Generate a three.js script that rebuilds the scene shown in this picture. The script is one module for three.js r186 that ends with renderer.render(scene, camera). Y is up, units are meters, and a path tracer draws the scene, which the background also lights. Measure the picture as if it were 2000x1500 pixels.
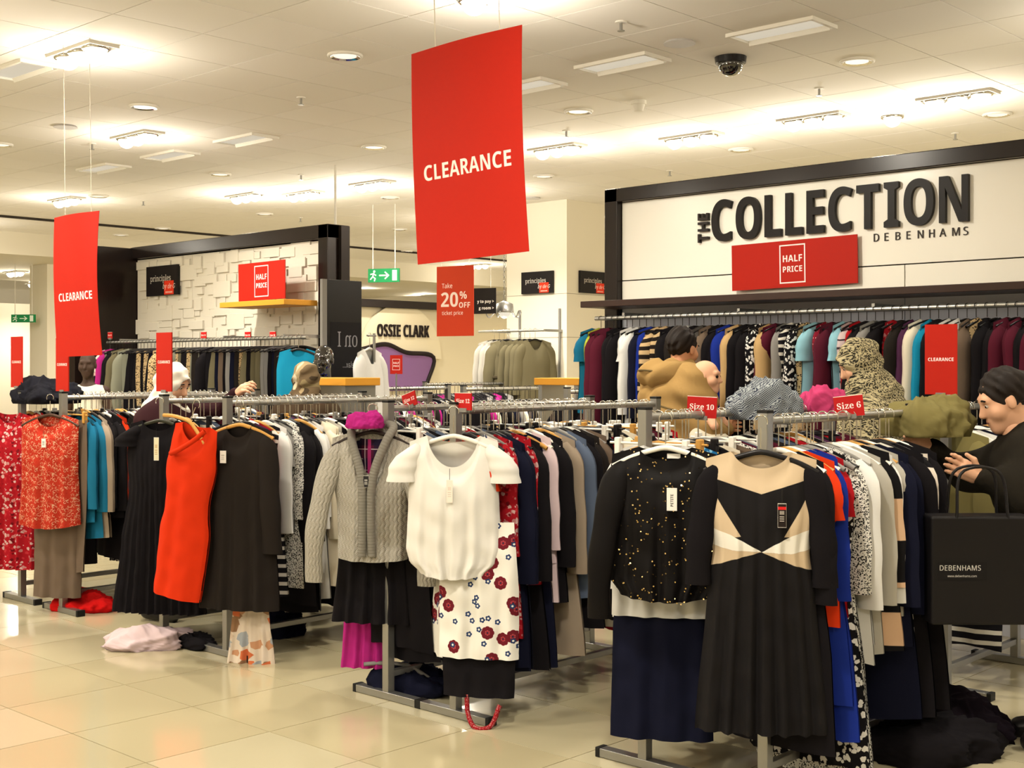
import * as THREE from 'three';
import { RoundedBoxGeometry } from 'three/addons/geometries/RoundedBoxGeometry.js';
import { mergeGeometries, mergeVertices } from 'three/addons/utils/BufferGeometryUtils.js';
import { FontLoader } from 'three/addons/loaders/FontLoader.js';
import { TextGeometry } from 'three/addons/geometries/TextGeometry.js';
import { MarchingCubes } from 'three/addons/objects/MarchingCubes.js';
import { RectAreaLightUniformsLib } from 'three/addons/lights/RectAreaLightUniformsLib.js';

// ---------------------------------------------------------------- camera, exposure
RectAreaLightUniformsLib.init();
const scene = new THREE.Scene();
scene.background = new THREE.Color(0x000000);
const EYE = 1.58, YAW = 0.7537, FOC = 2500, HORIZON = 718;
const camera = new THREE.PerspectiveCamera(2 * Math.atan(750 / FOC) * 180 / Math.PI, 2000 / 1500, 0.05, 100);
camera.position.set(0, EYE, 0);
camera.lookAt(-Math.sin(YAW), EYE, -Math.cos(YAW));
camera.setViewOffset(2000, 1500, 0, 750 - HORIZON, 2000, 1500);
const renderer = new THREE.WebGLRenderer({ antialias: true });
renderer.toneMapping = THREE.LinearToneMapping;
renderer.toneMappingExposure = 0.14;
renderer.shadowMap.enabled = true;
const LAMP = new THREE.Color(1.0, 0.92, 0.78);      // warm shop lighting
const SPOT_POWER = 95, CEIL = 3.62;

// ---------------------------------------------------------------- helpers
let seed = 7;
const rnd = () => { seed = (seed * 1664525 + 1013904223) >>> 0; return seed / 4294967296; };
const rr = (a, b) => a + (b - a) * rnd();
const pick = a => a[Math.floor(rnd() * a.length)];
const sn = Math.sin(YAW), cs = Math.cos(YAW);
// survey of the place: where the line of sight through a point of the photograph meets a plane
const kOf = px => (px - 1000) / FOC;
const ray = (px, py, D) => new THREE.Vector3(-sn * D + cs * kOf(px) * D, EYE - (py - HORIZON) / FOC * D, -cs * D - sn * kOf(px) * D);
const onZ = (px, py, z) => ray(px, py, -z / (cs + sn * kOf(px)));
const onX = (px, py, x) => ray(px, py, -x / (sn - cs * kOf(px)));
const onY = (px, py, y) => ray(px, py, (EYE - y) * FOC / (py - HORIZON));

const taken = new Map();
function numbered(n) { const k = taken.get(n) || 0; taken.set(n, k + 1); return k ? n + '_' + String(k).padStart(3, '0') : n; }
const labels = new Map();
function tag(o, label, category, group, kind) {
  if (label) o.userData.label = label;
  if (category) o.userData.category = category;
  if (group) o.userData.group = group;
  if (kind) o.userData.kind = kind;
  if (label && !group) { if (labels.has(label)) console.warn('same label', label); labels.set(label, 1); }
  return o;
}
function thing(name, label, category, pos = [0, 0, 0], yaw = 0, group) {
  const g = new THREE.Group(); g.name = numbered(name); g.position.set(...pos); g.rotation.y = yaw;
  tag(g, label, category, group); scene.add(g); return g;
}
function part(name, geo, mat, parent, pos) {
  const m = new THREE.Mesh(geo, mat); m.name = name; m.castShadow = m.receiveShadow = true;
  if (pos) m.position.set(...pos);
  parent.add(m); return m;
}
function single(name, geo, mat, label, category, pos, group) {
  const m = part(numbered(name), geo, mat, scene, pos); tag(m, label, category, group); return m;
}
function struct(name, geo, mat, pos) { const m = part(name, geo, mat, scene, pos); m.userData.kind = 'structure'; return m; }
const box = (w, h, d, x = 0, y = 0, z = 0) => { const g = new THREE.BoxGeometry(w, h, d); g.translate(x, y, z); return g; };
const rbox = (w, h, d, r = .004, x = 0, y = 0, z = 0) => { const g = new RoundedBoxGeometry(w, h, d, 2, r); g.translate(x, y, z); return g; };
const cyl = (r, h, x = 0, y = 0, z = 0, n = 20, r2 = r) => { const g = new THREE.CylinderGeometry(r2, r, h, n); g.translate(x, y, z); return g; };
const tube = (pts, r, seg = 24, rad = 6) => new THREE.TubeGeometry(new THREE.CatmullRomCurve3(pts.map(p => new THREE.Vector3(...p))), seg, r, rad);
const merge = gs => mergeGeometries(gs.map(g => g.index ? g.toNonIndexed() : g));
const smooth = (a, b, x) => { const t = Math.min(1, Math.max(0, (x - a) / (b - a))); return t * t * (3 - 2 * t); };
function lerpTab(tab, y) {            // tab: [[y, value] ...] descending y
  if (y >= tab[0][0]) return tab[0][1];
  for (let i = 1; i < tab.length; i++) if (y >= tab[i][0]) {
    const t = (y - tab[i][0]) / (tab[i - 1][0] - tab[i][0]), s = t * t * (3 - 2 * t); return tab[i][1] + (tab[i - 1][1] - tab[i][1]) * (t * .5 + s * .5);
  }
  return tab[tab.length - 1][1];
}
function canvas(w, h, draw) { const c = document.createElement('canvas'); c.width = w; c.height = h; draw(c.getContext('2d'), w, h); return c; }
function ctex(w, h, draw, size, srgb = true) {        // size: metres of one repeat
  const t = new THREE.CanvasTexture(canvas(w, h, draw));
  if (srgb) t.colorSpace = THREE.SRGBColorSpace;
  t.wrapS = t.wrapT = THREE.RepeatWrapping; t.magFilter = THREE.LinearFilter; t.anisotropy = 4;
  if (size) t.repeat.set(1 / size, 1 / (size * h / w));
  return t;
}
const std = (color, roughness = .6, metalness = 0, extra = {}) => new THREE.MeshPhysicalMaterial({ color, roughness, metalness, specularIntensity: metalness ? 1 : .35, side: THREE.DoubleSide, ...extra });

// ---------------------------------------------------------------- textures of cloth and stone
const weaveBump = ctex(256, 256, (c, w, h) => {
  const d = c.createImageData(w, h);
  for (let y = 0; y < h; y++) for (let x = 0; x < w; x++) {
    const v = 128 + 40 * Math.sin(x * Math.PI / 4) * Math.cos(y * Math.PI / 4) + 70 * (rnd() - .5), i = (y * w + x) * 4;
    d.data[i] = d.data[i + 1] = d.data[i + 2] = v; d.data[i + 3] = 255;
  }
  c.putImageData(d, 0, 0);
}, .09, false);
const cableBump = ctex(256, 256, (c, w, h) => {
  const d = c.createImageData(w, h);
  for (let y = 0; y < h; y++) for (let x = 0; x < w; x++) {
    const rib = Math.abs(Math.sin((x + 5 * Math.sin(y * Math.PI / 32)) * Math.PI / 32)), st = .5 + .5 * Math.sin(y * Math.PI / 8 + (x % 32 < 16 ? 1 : -1) * x * .4);
    const v = 255 * (rib * .75 + st * .25), i = (y * w + x) * 4; d.data[i] = d.data[i + 1] = d.data[i + 2] = v; d.data[i + 3] = 255;
  }
  c.putImageData(d, 0, 0);
}, .16, false);
const blob = (c, x, y, r, n = 7) => { c.beginPath(); for (let i = 0; i <= n; i++) { const a = i / n * 6.283, q = r * (.6 + .6 * rnd()); c[i ? 'lineTo' : 'moveTo'](x + q * Math.cos(a), y + q * Math.sin(a)); } c.fill(); };
const wrapDraw = (w, h, x, y, f) => { for (const dx of [-w, 0, w]) for (const dy of [-h, 0, h]) f(x + dx, y + dy); };
const flower = (c, x, y, r, petal, core, n = 6) => {
  c.fillStyle = petal; for (let i = 0; i < n; i++) { const a = i / n * 6.283; c.beginPath(); c.arc(x + r * .6 * Math.cos(a), y + r * .6 * Math.sin(a), r * .45, 0, 7); c.fill(); }
  c.fillStyle = core; c.beginPath(); c.arc(x, y, r * .38, 0, 7); c.fill();
};
const speck = (bg, cols, n, rmin, rmax, size, res = 256) => ctex(res, res, (c, w, h) => {
  c.fillStyle = bg; c.fillRect(0, 0, w, h);
  for (let i = 0; i < n; i++) { c.fillStyle = pick(cols); const x = rnd() * w, y = rnd() * h, r = rr(rmin, rmax), s0 = seed; wrapDraw(w, h, x, y, (a, b) => { seed = s0; blob(c, a, b, r); }); }
}, size);
const PAT = {
  paisley: ctex(512, 512, (c, w, h) => {
    c.fillStyle = '#9e2c1e'; c.fillRect(0, 0, w, h); c.lineWidth = 6;
    for (let i = 0; i < 260; i++) { const x = rnd() * w, y = rnd() * h, r = rr(8, 22), a = rnd() * 6; c.strokeStyle = pick(['#c9ab8c', '#bb9074', '#8a2018', '#a85a42']); wrapDraw(w, h, x, y, (p, q) => { c.beginPath(); c.arc(p, q, r, a, a + 3.6); c.stroke(); }); }
  }, .2),
  redfloral: speck('#8c121c', ['#b89a96', '#a5706e', '#5c0c14', '#a02830'], 110, 4, 14, .24),
  bwfloral: speck('#d9d2c6', ['#18151a', '#1c191e', '#4a3f48', '#c7a9a4'], 44, 14, 34, .4),
  bwfine: speck('#d8d6d0', ['#151417'], 620, 2, 6, .14),
  abstract: speck('#131215', ['#dcdad6'], 110, 7, 14, .2),
  leopard: speck('#b39a72', ['#1d1714', '#2b211a'], 150, 4, 10, .16),
  hijab: speck('#a99e7c', ['#26241f', '#1c1b18', '#3a362c'], 700, 2, 7, .17),
  florals: ctex(512, 512, (c, w, h) => {
    c.fillStyle = '#e4e1d8'; c.fillRect(0, 0, w, h);
    for (let i = 0; i < 13; i++) { const x = rnd() * w, y = rnd() * h; wrapDraw(w, h, x, y, (a, b) => { flower(c, a, b, 34, '#5f1a24', '#e2c7bd', 8); flower(c, a, b, 13, '#8d2a33', '#1b2238'); }); }
    for (let i = 0; i < 26; i++) { const x = rnd() * w, y = rnd() * h; wrapDraw(w, h, x, y, (a, b) => flower(c, a, b, 15, '#26365c', '#e4e1d8', 5)); }
  }, .42),
  scarf: speck('#d8c9b8', ['#b98a6a', '#8a6a50', '#c46a44', '#cbb7a2', '#9aa0a8'], 30, 14, 34, .35),
  headscarf: speck('#5b4c38', ['#b5a88e', '#8d7c5e', '#3a3024', '#74664a'], 34, 16, 44, .3),
  circles: ctex(256, 256, (c, w, h) => { c.fillStyle = '#d9d8d4'; c.fillRect(0, 0, w, h); c.fillStyle = '#121113'; for (let i = 0; i < 4; i++) for (let j = 0; j < 4; j++) { c.beginPath(); c.arc(32 + i * 64 + (j % 2) * 32, 32 + j * 64, 29, 0, 7); c.fill(); if (j % 2 && i === 3) { c.beginPath(); c.arc(0, 32 + j * 64, 29, 0, 7); c.fill(); } } }, .2),
  dots: ctex(128, 128, (c, w, h) => { c.fillStyle = '#6e1526'; c.fillRect(0, 0, w, h); c.fillStyle = '#d9c3b8'; for (const [x, y] of [[32, 32], [96, 96]]) { c.beginPath(); c.arc(x, y, 13, 0, 7); c.fill(); } }, .045),
  stripes: ctex(64, 64, (c, w, h) => { c.fillStyle = '#16151a'; c.fillRect(0, 0, w, h); c.fillStyle = '#d6d2c8'; c.fillRect(0, 0, w, 26); }, .05),
  tanstripes: ctex(64, 64, (c, w, h) => { c.fillStyle = '#1d1714'; c.fillRect(0, 0, w, h); c.fillStyle = '#b49a74'; c.fillRect(0, 0, w, 32); }, .06),
  pinkstripes: ctex(64, 64, (c, w, h) => { c.fillStyle = '#b9a7a8'; c.fillRect(0, 0, w, h); c.fillStyle = '#3a2c33'; c.fillRect(0, 0, w, 14); }, .06),
  bands: ctex(64, 128, (c, w, h) => { c.fillStyle = '#d8cdbf'; c.fillRect(0, 0, w, h); c.fillStyle = '#141316'; c.fillRect(0, 0, w, 26); }, .11),
  block: ctex(64, 128, (c, w, h) => { c.fillStyle = '#c2a184'; c.fillRect(0, 0, w, h); c.fillStyle = '#121113'; c.fillRect(0, 0, w, 64); }, .16),
  herring: ctex(128, 128, (c, w, h) => { c.fillStyle = '#9aa0a2'; c.fillRect(0, 0, w, h); c.strokeStyle = '#2b3040'; c.lineWidth = 5; for (let y = -32; y < 160; y += 16) { c.beginPath(); for (let x = 0; x <= 128; x += 16) c[x ? 'lineTo' : 'moveTo'](x, y + (x / 16 % 2) * 16); c.stroke(); } }, .07),
  plaid: ctex(128, 128, (c, w, h) => { c.fillStyle = '#4b1c33'; c.fillRect(0, 0, w, h); c.fillStyle = 'rgba(30,28,48,.7)'; c.fillRect(0, 0, 50, h); c.fillRect(0, 0, w, 50); c.fillStyle = '#c9b7bd'; c.fillRect(70, 0, 5, h); c.fillRect(0, 70, w, 5); c.fillStyle = '#a8336e'; c.fillRect(90, 0, 20, h); }, .1),
  bluepat: speck('#1d5f93', ['#10203a', '#7fb2cf'], 80, 5, 15, .2),
};
const COL = {
  black: 0x121013, charcoal: 0x1e1a18, navy: 0x0f1122, red: 0x96141c, orange: 0xb83010, teal: 0x175c7c, greige: 0x8b7d6d, grey: 0x7d7b78, lgrey: 0xa5a198,
  white: 0xd4d3d0, cream: 0xd6cdb8, magenta: 0x9c2270, palepink: 0xcbb6ba, brown: 0x5f5145, blue: 0x16287a, bluegrey: 0x4d586c, olive: 0x6f6740, burgundy: 0x481524,
  lime: 0x9ba136, ltblue: 0x84b4c4, tan: 0xae9064, purple: 0x43243f, darkgrey: 0x45423f, sage: 0x77786a, turquoise: 0x147a9e, khaki: 0x5d5743, pink: 0xb03a66,
};
const WORD = { black: 'black', charcoal: 'charcoal', navy: 'navy', red: 'red', orange: 'orange', teal: 'teal', greige: 'grey-beige', grey: 'grey', lgrey: 'light grey', white: 'white', cream: 'cream', magenta: 'magenta', palepink: 'pale pink', brown: 'brown', blue: 'royal blue', bluegrey: 'blue-grey', olive: 'olive', burgundy: 'burgundy', lime: 'lime', ltblue: 'light blue', tan: 'tan', purple: 'purple', darkgrey: 'dark grey', sage: 'sage grey', turquoise: 'turquoise', khaki: 'khaki', pink: 'pink', paisley: 'red patterned', redfloral: 'red floral', bwfloral: 'black-and-white floral', bwfine: 'black-and-white speckled', abstract: 'black-and-white print', leopard: 'leopard print', florals: 'white floral', scarf: 'cream floral', circles: 'black-dotted white', dots: 'red dotted', stripes: 'black-and-white striped', tanstripes: 'tan striped', pinkstripes: 'pink striped', bands: 'cream black-banded', block: 'tan-and-black block', herring: 'herringbone', bluepat: 'blue patterned', plaid: 'plaid' };
const fabCache = {};
function fab(key, extra) {
  if (!extra && fabCache[key]) return fabCache[key];
  const m = new THREE.MeshPhysicalMaterial({ color: PAT[key] ? 0xffffff : COL[key], map: PAT[key] || null, roughness: .9, specularIntensity: .15, bumpMap: weaveBump, bumpScale: .0006, side: THREE.DoubleSide, ...(extra || {}) });
  if (!extra) fabCache[key] = m; return m;
}
const M = {
  steel: std(0x9a9a98, .32, .85), rail: std(0xb4b3ae, .28, .8), chrome: std(0xd6d4ce, .14, 1), cap: std(0x161616, .5),
  whitePlastic: std(0xe6e2d8, .38), blackPlastic: std(0x141214, .35), wood: std(0xb98a45, .45), greyPlastic: std(0x7c7a76, .45),
  frame: new THREE.MeshPhysicalMaterial({ color: 0x1a1210, roughness: .22, specularIntensity: .45 }),
  panel: new THREE.MeshPhysicalMaterial({ color: 0xf0ece0, roughness: .3, clearcoat: .3, clearcoatRoughness: .2 }),
  wall: std(0xe9e2d0, .8), ceil: std(0xf1ede6, .9), red: std(0xa81d0f, .6), white: std(0xeeeae0, .6), shelfWood: std(0xc48a2e, .5), darkShelf: std(0x33241f, .4),
  skin: std(0xc08a68, .55), paleSkin: std(0xd2a284, .55), hair: std(0x17100d, .6), eye: std(0x120c0a, .2), clear: new THREE.MeshPhysicalMaterial({ color: 0xffffff, roughness: .1, transmission: 1, thickness: 0, side: THREE.DoubleSide }),
};

// ---------------------------------------------------------------- the room
const X0 = -27, X1 = 3.6, Z0 = -26, Z1 = 3.6;
const floorMat = ['#bbb192', '#b8ad8c', '#beb597', '#b6ab8a'].map(c => new THREE.MeshPhysicalMaterial({ color: c, roughness: .16, clearcoat: .4, clearcoatRoughness: .08 }));
const floor = struct('floor', box(X1 - X0, .2, Z1 - Z0, (X0 + X1) / 2, -.108, (Z0 + Z1) / 2), std(0x544b3c, .8));
const ceiling = struct('ceiling', box(X1 - X0, .2, Z1 - Z0, (X0 + X1) / 2, CEIL + .112, (Z0 + Z1) / 2), std(0x8f8778, .9));
struct('wall_left', box(.2, CEIL + .2, Z1 - Z0, X0 - .1, CEIL / 2, (Z0 + Z1) / 2), M.wall);
struct('wall_right', box(.2, CEIL + .2, Z1 - Z0, X1 + .1, CEIL / 2, (Z0 + Z1) / 2), M.wall);
struct('wall_back', box(X1 - X0, CEIL + .2, .2, (X0 + X1) / 2, CEIL / 2, Z0 - .1), M.wall);
struct('wall_front', box(X1 - X0, CEIL + .2, .2, (X0 + X1) / 2, CEIL / 2, Z1 + .1), M.wall);
function tiles(parent, y, ox, oz, mats, size, thick, name, score, gap) {
  const g = new THREE.BoxGeometry(size - gap, thick, size - gap), all = [];
  for (let x = ox - Math.ceil((ox - X0) / size) * size; x < X1; x += size) for (let z = oz - Math.ceil((oz - Z0) / size) * size; z < Z1; z += size) all.push([x + size / 2, z + size / 2]);
  all.sort((a, b) => score(...a) - score(...b));
  all.slice(0, 300).forEach(([x, z]) => part(name, g, pick(mats), parent, [x, y, z]));
  const rest = all.slice(300), im = new THREE.InstancedMesh(g, mats[0], rest.length), m4 = new THREE.Matrix4();
  rest.forEach(([x, z], i) => im.setMatrixAt(i, m4.makeTranslation(x, y, z)));
  im.name = name + '_field'; im.userData.kind = 'stuff'; im.castShadow = im.receiveShadow = true; parent.add(im);
}
const project = (x, y, z) => { const D = -sn * x - cs * z, l = cs * x - sn * z; return D < .3 ? null : [1000 + FOC * l / D, HORIZON + (EYE - y) * FOC / D, D]; };
const seen = y => (x, z) => { const p = project(x, y, z); if (!p) return 1e4; const out = Math.max(0, -120 - p[0], p[0] - 2120, -120 - p[1], p[1] - 1620); return p[2] + out; };
tiles(floor, -.005, -5.17, -3.33, floorMat, .6, .01, 'floor_tile', seen(0), .005);
tiles(ceiling, CEIL + .006, -6.73, -3.81, [M.ceil, std(0xeeeae2, .9)], .6, .012, 'ceiling_tile', seen(CEIL), .007);

// dark slot and dropped bulkhead across the far left of the ceiling
struct('trim_1', box(.07, .03, 14, -16.7, CEIL - .012, -11), std(0x2a2420, .8));
struct('trim_2', box(5.6, .34, 17, -21.4, CEIL - .17, -12), std(0xd9d2c0, .85));
// square column between the two brand walls
const cornerP = onY(1107, 389, CEIL);
const column = struct('wall_column', box(1.0, CEIL, 1.6, cornerP.x - .5, CEIL / 2, cornerP.z - .8), M.wall);
for (const y of [2.48, 1.95]) part('panel_joint', box(1.004, .006, 1.604, cornerP.x - .5, y, cornerP.z - .8), std(0x9c9484, .8), column);
const farCol = ray(92, 700, 21);
struct('wall_pillar', box(.6, CEIL - .34, .6, farCol.x - .3, (CEIL - .34) / 2, farCol.z - .3), M.wall);

// ---------------------------------------------------------------- ceiling fittings and their lamps
const glow = (k) => new THREE.MeshStandardMaterial({ color: 0x221d14, emissive: new THREE.Color(1, .9, .72), emissiveIntensity: k, roughness: .5 });
const GL = { spot: glow(48), down: glow(8), tray: glow(4) };
function lampLight(parent, x, y, z, power, tx, tz, angle = 1.15) {
  const l = new THREE.SpotLight(LAMP, power, 0, angle, .7, 2); l.position.set(x, y, z); l.castShadow = true; l.shadow.radius = 4;
  l.target.position.set(x + tx, y - 3, z + tz); parent.add(l); parent.add(l.target); return l;
}
const ringG = new THREE.TorusGeometry(.105, .012, 8, 32).rotateX(Math.PI / 2), discG = cyl(.098, .012, 0, 0, 0, 32), reflG = new THREE.LatheGeometry([[.03, .012], [.06, .008], [.098, -.006]].map(p => new THREE.Vector2(...p)), 24);
let dlN = 0, spN = 0;
const where = (x, z) => { const p = project(x, CEIL, z); return p && p[0] > 0 && p[0] < 2000 && p[1] > 0 ? p : null; };
function downlight(x, z, label) {
  const g = thing('downlight', label || 'round recessed downlight in the ceiling out of view', 'downlight', [x, CEIL, z], 0, label ? 'round downlights' : 'unseen downlights');
  part('trim_ring', ringG, M.white, g, [0, -.006, 0]); part('lamp', discG, GL.down, g, [0, -.004, 0]); part('reflector', reflG, M.chrome, g, [0, -.012, 0]);
  lampLight(g, 0, -.04, 0, SPOT_POWER, 0, 0);
}
const trayG = merge([box(.56, .02, .012, 0, 0, .1), box(.56, .02, .012, 0, 0, -.1), box(.012, .02, .2, .28), box(.012, .02, .2, -.28)]);
const bulbG = new THREE.SphereGeometry(.07, 20, 12), gimG = new THREE.TorusGeometry(.08, .012, 8, 24).rotateX(Math.PI / 2);
function spotTray(x, z, label, tz = -1.2, n = 3, y = CEIL) {
  const g = thing('spotlight_tray', label || 'row of adjustable spotlights in the ceiling out of view', 'spotlight', [x, y, z], 0, label ? 'spotlight trays' : 'unseen spotlights');
  if (n > 1) { part('tray_frame', trayG, M.white, g, [0, -.01, 0]); part('tray_back', box(.55, .006, .19), M.white, g, [0, -.004, 0]); }
  for (let i = 0; i < n; i++) { const o = (i - (n - 1) / 2) * .18; part('gimbal_ring', gimG, M.chrome, g, [o, -.02, 0]); part('lamp', bulbG, GL.spot, g, [o, -.03, 0]); }
  lampLight(g, 0, -.12, 0, SPOT_POWER * 1.7 * n / 3, 0, tz, 1.15);
  const s = new THREE.PointLight(LAMP, 5 * n, 0, 2); s.position.set(0, -.38, 0); s.castShadow = true; s.shadow.radius = 3; g.add(s);   // bare lamps also shine sideways
}
const ord = ['first', 'second', 'third', 'fourth', 'fifth', 'sixth', 'seventh', 'eighth', 'ninth', 'tenth'];
const nth = i => i < 10 ? ord[i] : (i + 1) + ([, 'st', 'nd', 'rd'][(i + 1) % 10] && ![11, 12, 13].includes((i + 1) % 100) ? [, 'st', 'nd', 'rd'][(i + 1) % 10] : 'th');
const fixed = [];
const DL = [[674, 107, 'left of the big hanging banner'], [281, 207, 'above the left hanging banner'], [1674, 118, 'right of the dome camera'], [1948, 222, 'at the right edge of the photo'], [1130, 216, 'just right of the big banner'], [730, 286, 'just left of the big banner, mid-height'], [1447, 291, 'above the black letters'], [430, 339, 'in the middle of the left ceiling'], [1062, 343, 'beside the big banner, near the column'], [192, 382, 'close above the left banner'], [762, 385, 'lower left of the big banner'], [517, 417, 'just above the textured wall'], [0, 281, 'cut by the left photo edge'], [780, 447, 'far back right of the textured wall'], [318, 445, 'far back behind the left banner'], [793, 490, 'farthest back above the exit sign']];
for (const [px, py, t] of DL) { const p = onY(px, py, CEIL); fixed.push(p); downlight(p.x, p.z, 'round downlight ' + t); }
const SP = [[160, 98, 'nearest, above the left banner', 3], [268, 263, 'left of two small light troughs', 3], [480, 380, 'above the left of the textured wall', 3], [592, 376, 'above the middle of the textured wall', 3], [727, 356, 'beside the thin hanging rod', 3], [1088, 287, 'right of the big banner', 3], [1350, 265, 'above the left end of the lettered wall', 3], [1588, 228, 'above the middle of the lettered wall', 3], [1870, 186, 'at the upper right', 3], [1743, 224, 'single lamp between two bright rows', 1], [130, 388, 'directly above the left banner', 3], [490 + 340, 545, 'small and far, beside the exit sign', 3]];
for (const [px, py, t, n] of SP) { const p = onY(px, py, CEIL); fixed.push(p); spotTray(p.x, p.z, 'bright spotlights ' + t, py > 300 ? 0 : -.6, n); }
for (const [px, py, t] of [[920, 480, 'behind the big banner, lower row'], [905, 425, 'behind the big banner, middle row'], [950, 370, 'behind the big banner, upper row'], [715, 532, 'far back left of the exit sign'], [812, 549, 'far back right of the exit sign'], [962, 551, 'far back beside the chain lamp']]) { const p = onY(px, py, CEIL); fixed.push(p); spotTray(p.x, p.z, 'bright spotlights ' + t, 0); }
for (const [px, py, t] of [[30, 530, 'under the bulkhead at far left'], [70, 552, 'deep in the far left corner']]) { const p = onY(px, py, CEIL - .34); spotTray(p.x, p.z, 'bright spotlights ' + t, 0, 3, CEIL - .34); }
// the same fittings go on over the rest of the shop
for (let x = -23; x < 3; x += 2.6) for (let z = -23.2; z < 3; z += 2.6) {
  const vis = where(x, z); if ((vis && vis[2] < 18) || (x < -18.4 && z > -20.6)) continue;
  if (fixed.some(p => Math.hypot(p.x - x, p.z - z) < 1.2)) continue;
  if ((Math.round((x + 23) / 2.6) + Math.round((z + 23.2) / 2.6)) % 2) downlight(x, z, vis && 'tiny distant downlight far across the shop'); else spotTray(x, z, vis && 'distant row of spotlights far across the shop', vis ? 0 : -1.6);
}
const troughFrame = merge([box(.6, .022, .022, 0, 0, .135), box(.6, .022, .022, 0, 0, -.135), box(.022, .022, .27, .29), box(.022, .022, .27, -.29)]);
for (const [px, py, t] of [[1525, 58, 'nearest, at the upper right'], [1215, 122, 'left of the black dome camera'], [480, 271, 'right-hand of three in the left ceiling'], [332, 302, 'middle of three in the left ceiling'], [202, 327, 'left-hand of three in the left ceiling'], [40, 135, 'cut by the left photo edge'], [1022, 168, 'mostly hidden behind the big banner']]) {
  const p = onY(px, py, CEIL), g = thing('light_trough', 'rectangular recessed light trough ' + t, 'ceiling light', [p.x, CEIL, p.z]);
  part('trough_frame', troughFrame, M.white, g, [0, -.011, 0]); part('diffuser', box(.57, .006, .25), GL.tray, g, [0, -.004, 0]);
  part('reflector', box(.56, .05, .006).rotateX(.5), M.white, g, [0, -.012, -.08]);
}
{ // dome camera, detectors, sprinklers, speakers
  const p = onY(1427, 112, CEIL), g = thing('dome_camera', 'black dome security camera on the ceiling', 'camera', [p.x, CEIL, p.z]);
  part('base_ring', cyl(.1, .04, 0, -.02, 0, 32, .105), M.blackPlastic, g);
  part('dome', new THREE.SphereGeometry(.085, 28, 14, 0, 6.3, Math.PI / 2, Math.PI / 2), new THREE.MeshPhysicalMaterial({ color: 0x080708, roughness: .08, clearcoat: 1 }), g, [0, -.04, 0]);
  const s = onY(1247, 197, CEIL), d = thing('smoke_detector', 'small white smoke detector below the dome camera', 'detector', [s.x, CEIL, s.z]);
  part('base', cyl(.06, .03, 0, -.015), M.white, d); part('sensor_head', cyl(.035, .05, 0, -.055, 0, 20, .05), M.white, d);
  for (const [px, py, t] of [[1327, 82, 'beside the nearest light trough'], [128, 246, 'left of the hanging cord'], [1040, 386, 'near the column top']]) { const q = onY(px, py, CEIL); single('ceiling_speaker', cyl(.1, .014, 0, -.007, 0, 32, .09), std(0xc9c6c4, .6), 'flat round ceiling speaker ' + t, 'speaker', [q.x, CEIL, q.z]); }
  [[1213, 42], [588, 190], [1600, 172], [1106, 255], [1308, 333], [588, 341], [1866, 260], [180, 280], [280, 392], [587, 425]].forEach(([px, py], i) => {
    const q = onY(px, py, CEIL), o = thing('sprinkler', 'small fire sprinkler head hanging under the ceiling tiles', 'sprinkler', [q.x, CEIL, q.z], 0, 'sprinkler heads');
    part('rosette', cyl(.035, .008, 0, -.004), M.white, o); part('stem', cyl(.009, .05, 0, -.03, 0, 8), M.steel, o); part('deflector', cyl(.022, .004, 0, -.056, 0, 12), M.steel, o);
  });
}

// ---------------------------------------------------------------- lettering
const font = await new FontLoader().loadAsync('fonts/droid/droid_sans_bold.typeface.json');
const fontR = await new FontLoader().loadAsync('fonts/droid/droid_sans_regular.typeface.json');
function txt(s, size, depth, f = font) { const g = new TextGeometry(s, { font: f, size, depth, curveSegments: 6, bevelEnabled: false }); return g; }
function printMat(w, h, draw, pxPerM = 1500) {
  const t = new THREE.CanvasTexture(canvas(Math.round(w * pxPerM), Math.round(h * pxPerM), draw)); t.colorSpace = THREE.SRGBColorSpace; t.magFilter = THREE.LinearFilter; t.anisotropy = 8;
  return new THREE.MeshPhysicalMaterial({ map: t, roughness: .6, specularIntensity: .3 });
}
const RED = '#a81d0f', RED2 = '#d8331a';
const fit = (c, s, x, y, maxW, px, face = 'bold', fam = 'sans-serif') => { c.font = `${face} ${px}px ${fam}`; const m = c.measureText(s).width; if (m > maxW) c.font = `${face} ${Math.floor(px * maxW / m)}px ${fam}`; c.fillText(s, x, y); };
const clearance = frac => (c, w, h) => { c.fillStyle = RED; c.fillRect(0, 0, w, h); c.fillStyle = '#f2e3de'; c.textAlign = 'center'; c.textBaseline = 'middle'; fit(c, 'CLEARANCE', w / 2, h * frac, w * .82, h * .15); };
const halfPrice = (c, w, h) => { c.fillStyle = RED; c.fillRect(0, 0, w, h); const b = Math.min(w, h) * .8, x = (w - b * .74) / 2, y = (h - b) / 2; c.strokeStyle = '#f4e6e0'; c.lineWidth = b * .035; c.strokeRect(x, y, b * .74, b); c.fillStyle = '#f4e6e0'; c.textAlign = 'center'; c.textBaseline = 'middle'; fit(c, 'HALF', w / 2, y + b * .36, b * .62, b * .3); fit(c, 'PRICE', w / 2, y + b * .64, b * .62, b * .3); };
const sizeSign = s => (c, w, h) => { c.fillStyle = '#a81818'; c.fillRect(0, 0, w, h); c.fillStyle = '#f2e6e0'; c.textAlign = 'center'; c.textBaseline = 'middle'; fit(c, s, w / 2, h * .48, w * .84, h * .4, 'bold', 'serif'); c.fillRect(0, 0, w, h * .03); };
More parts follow.
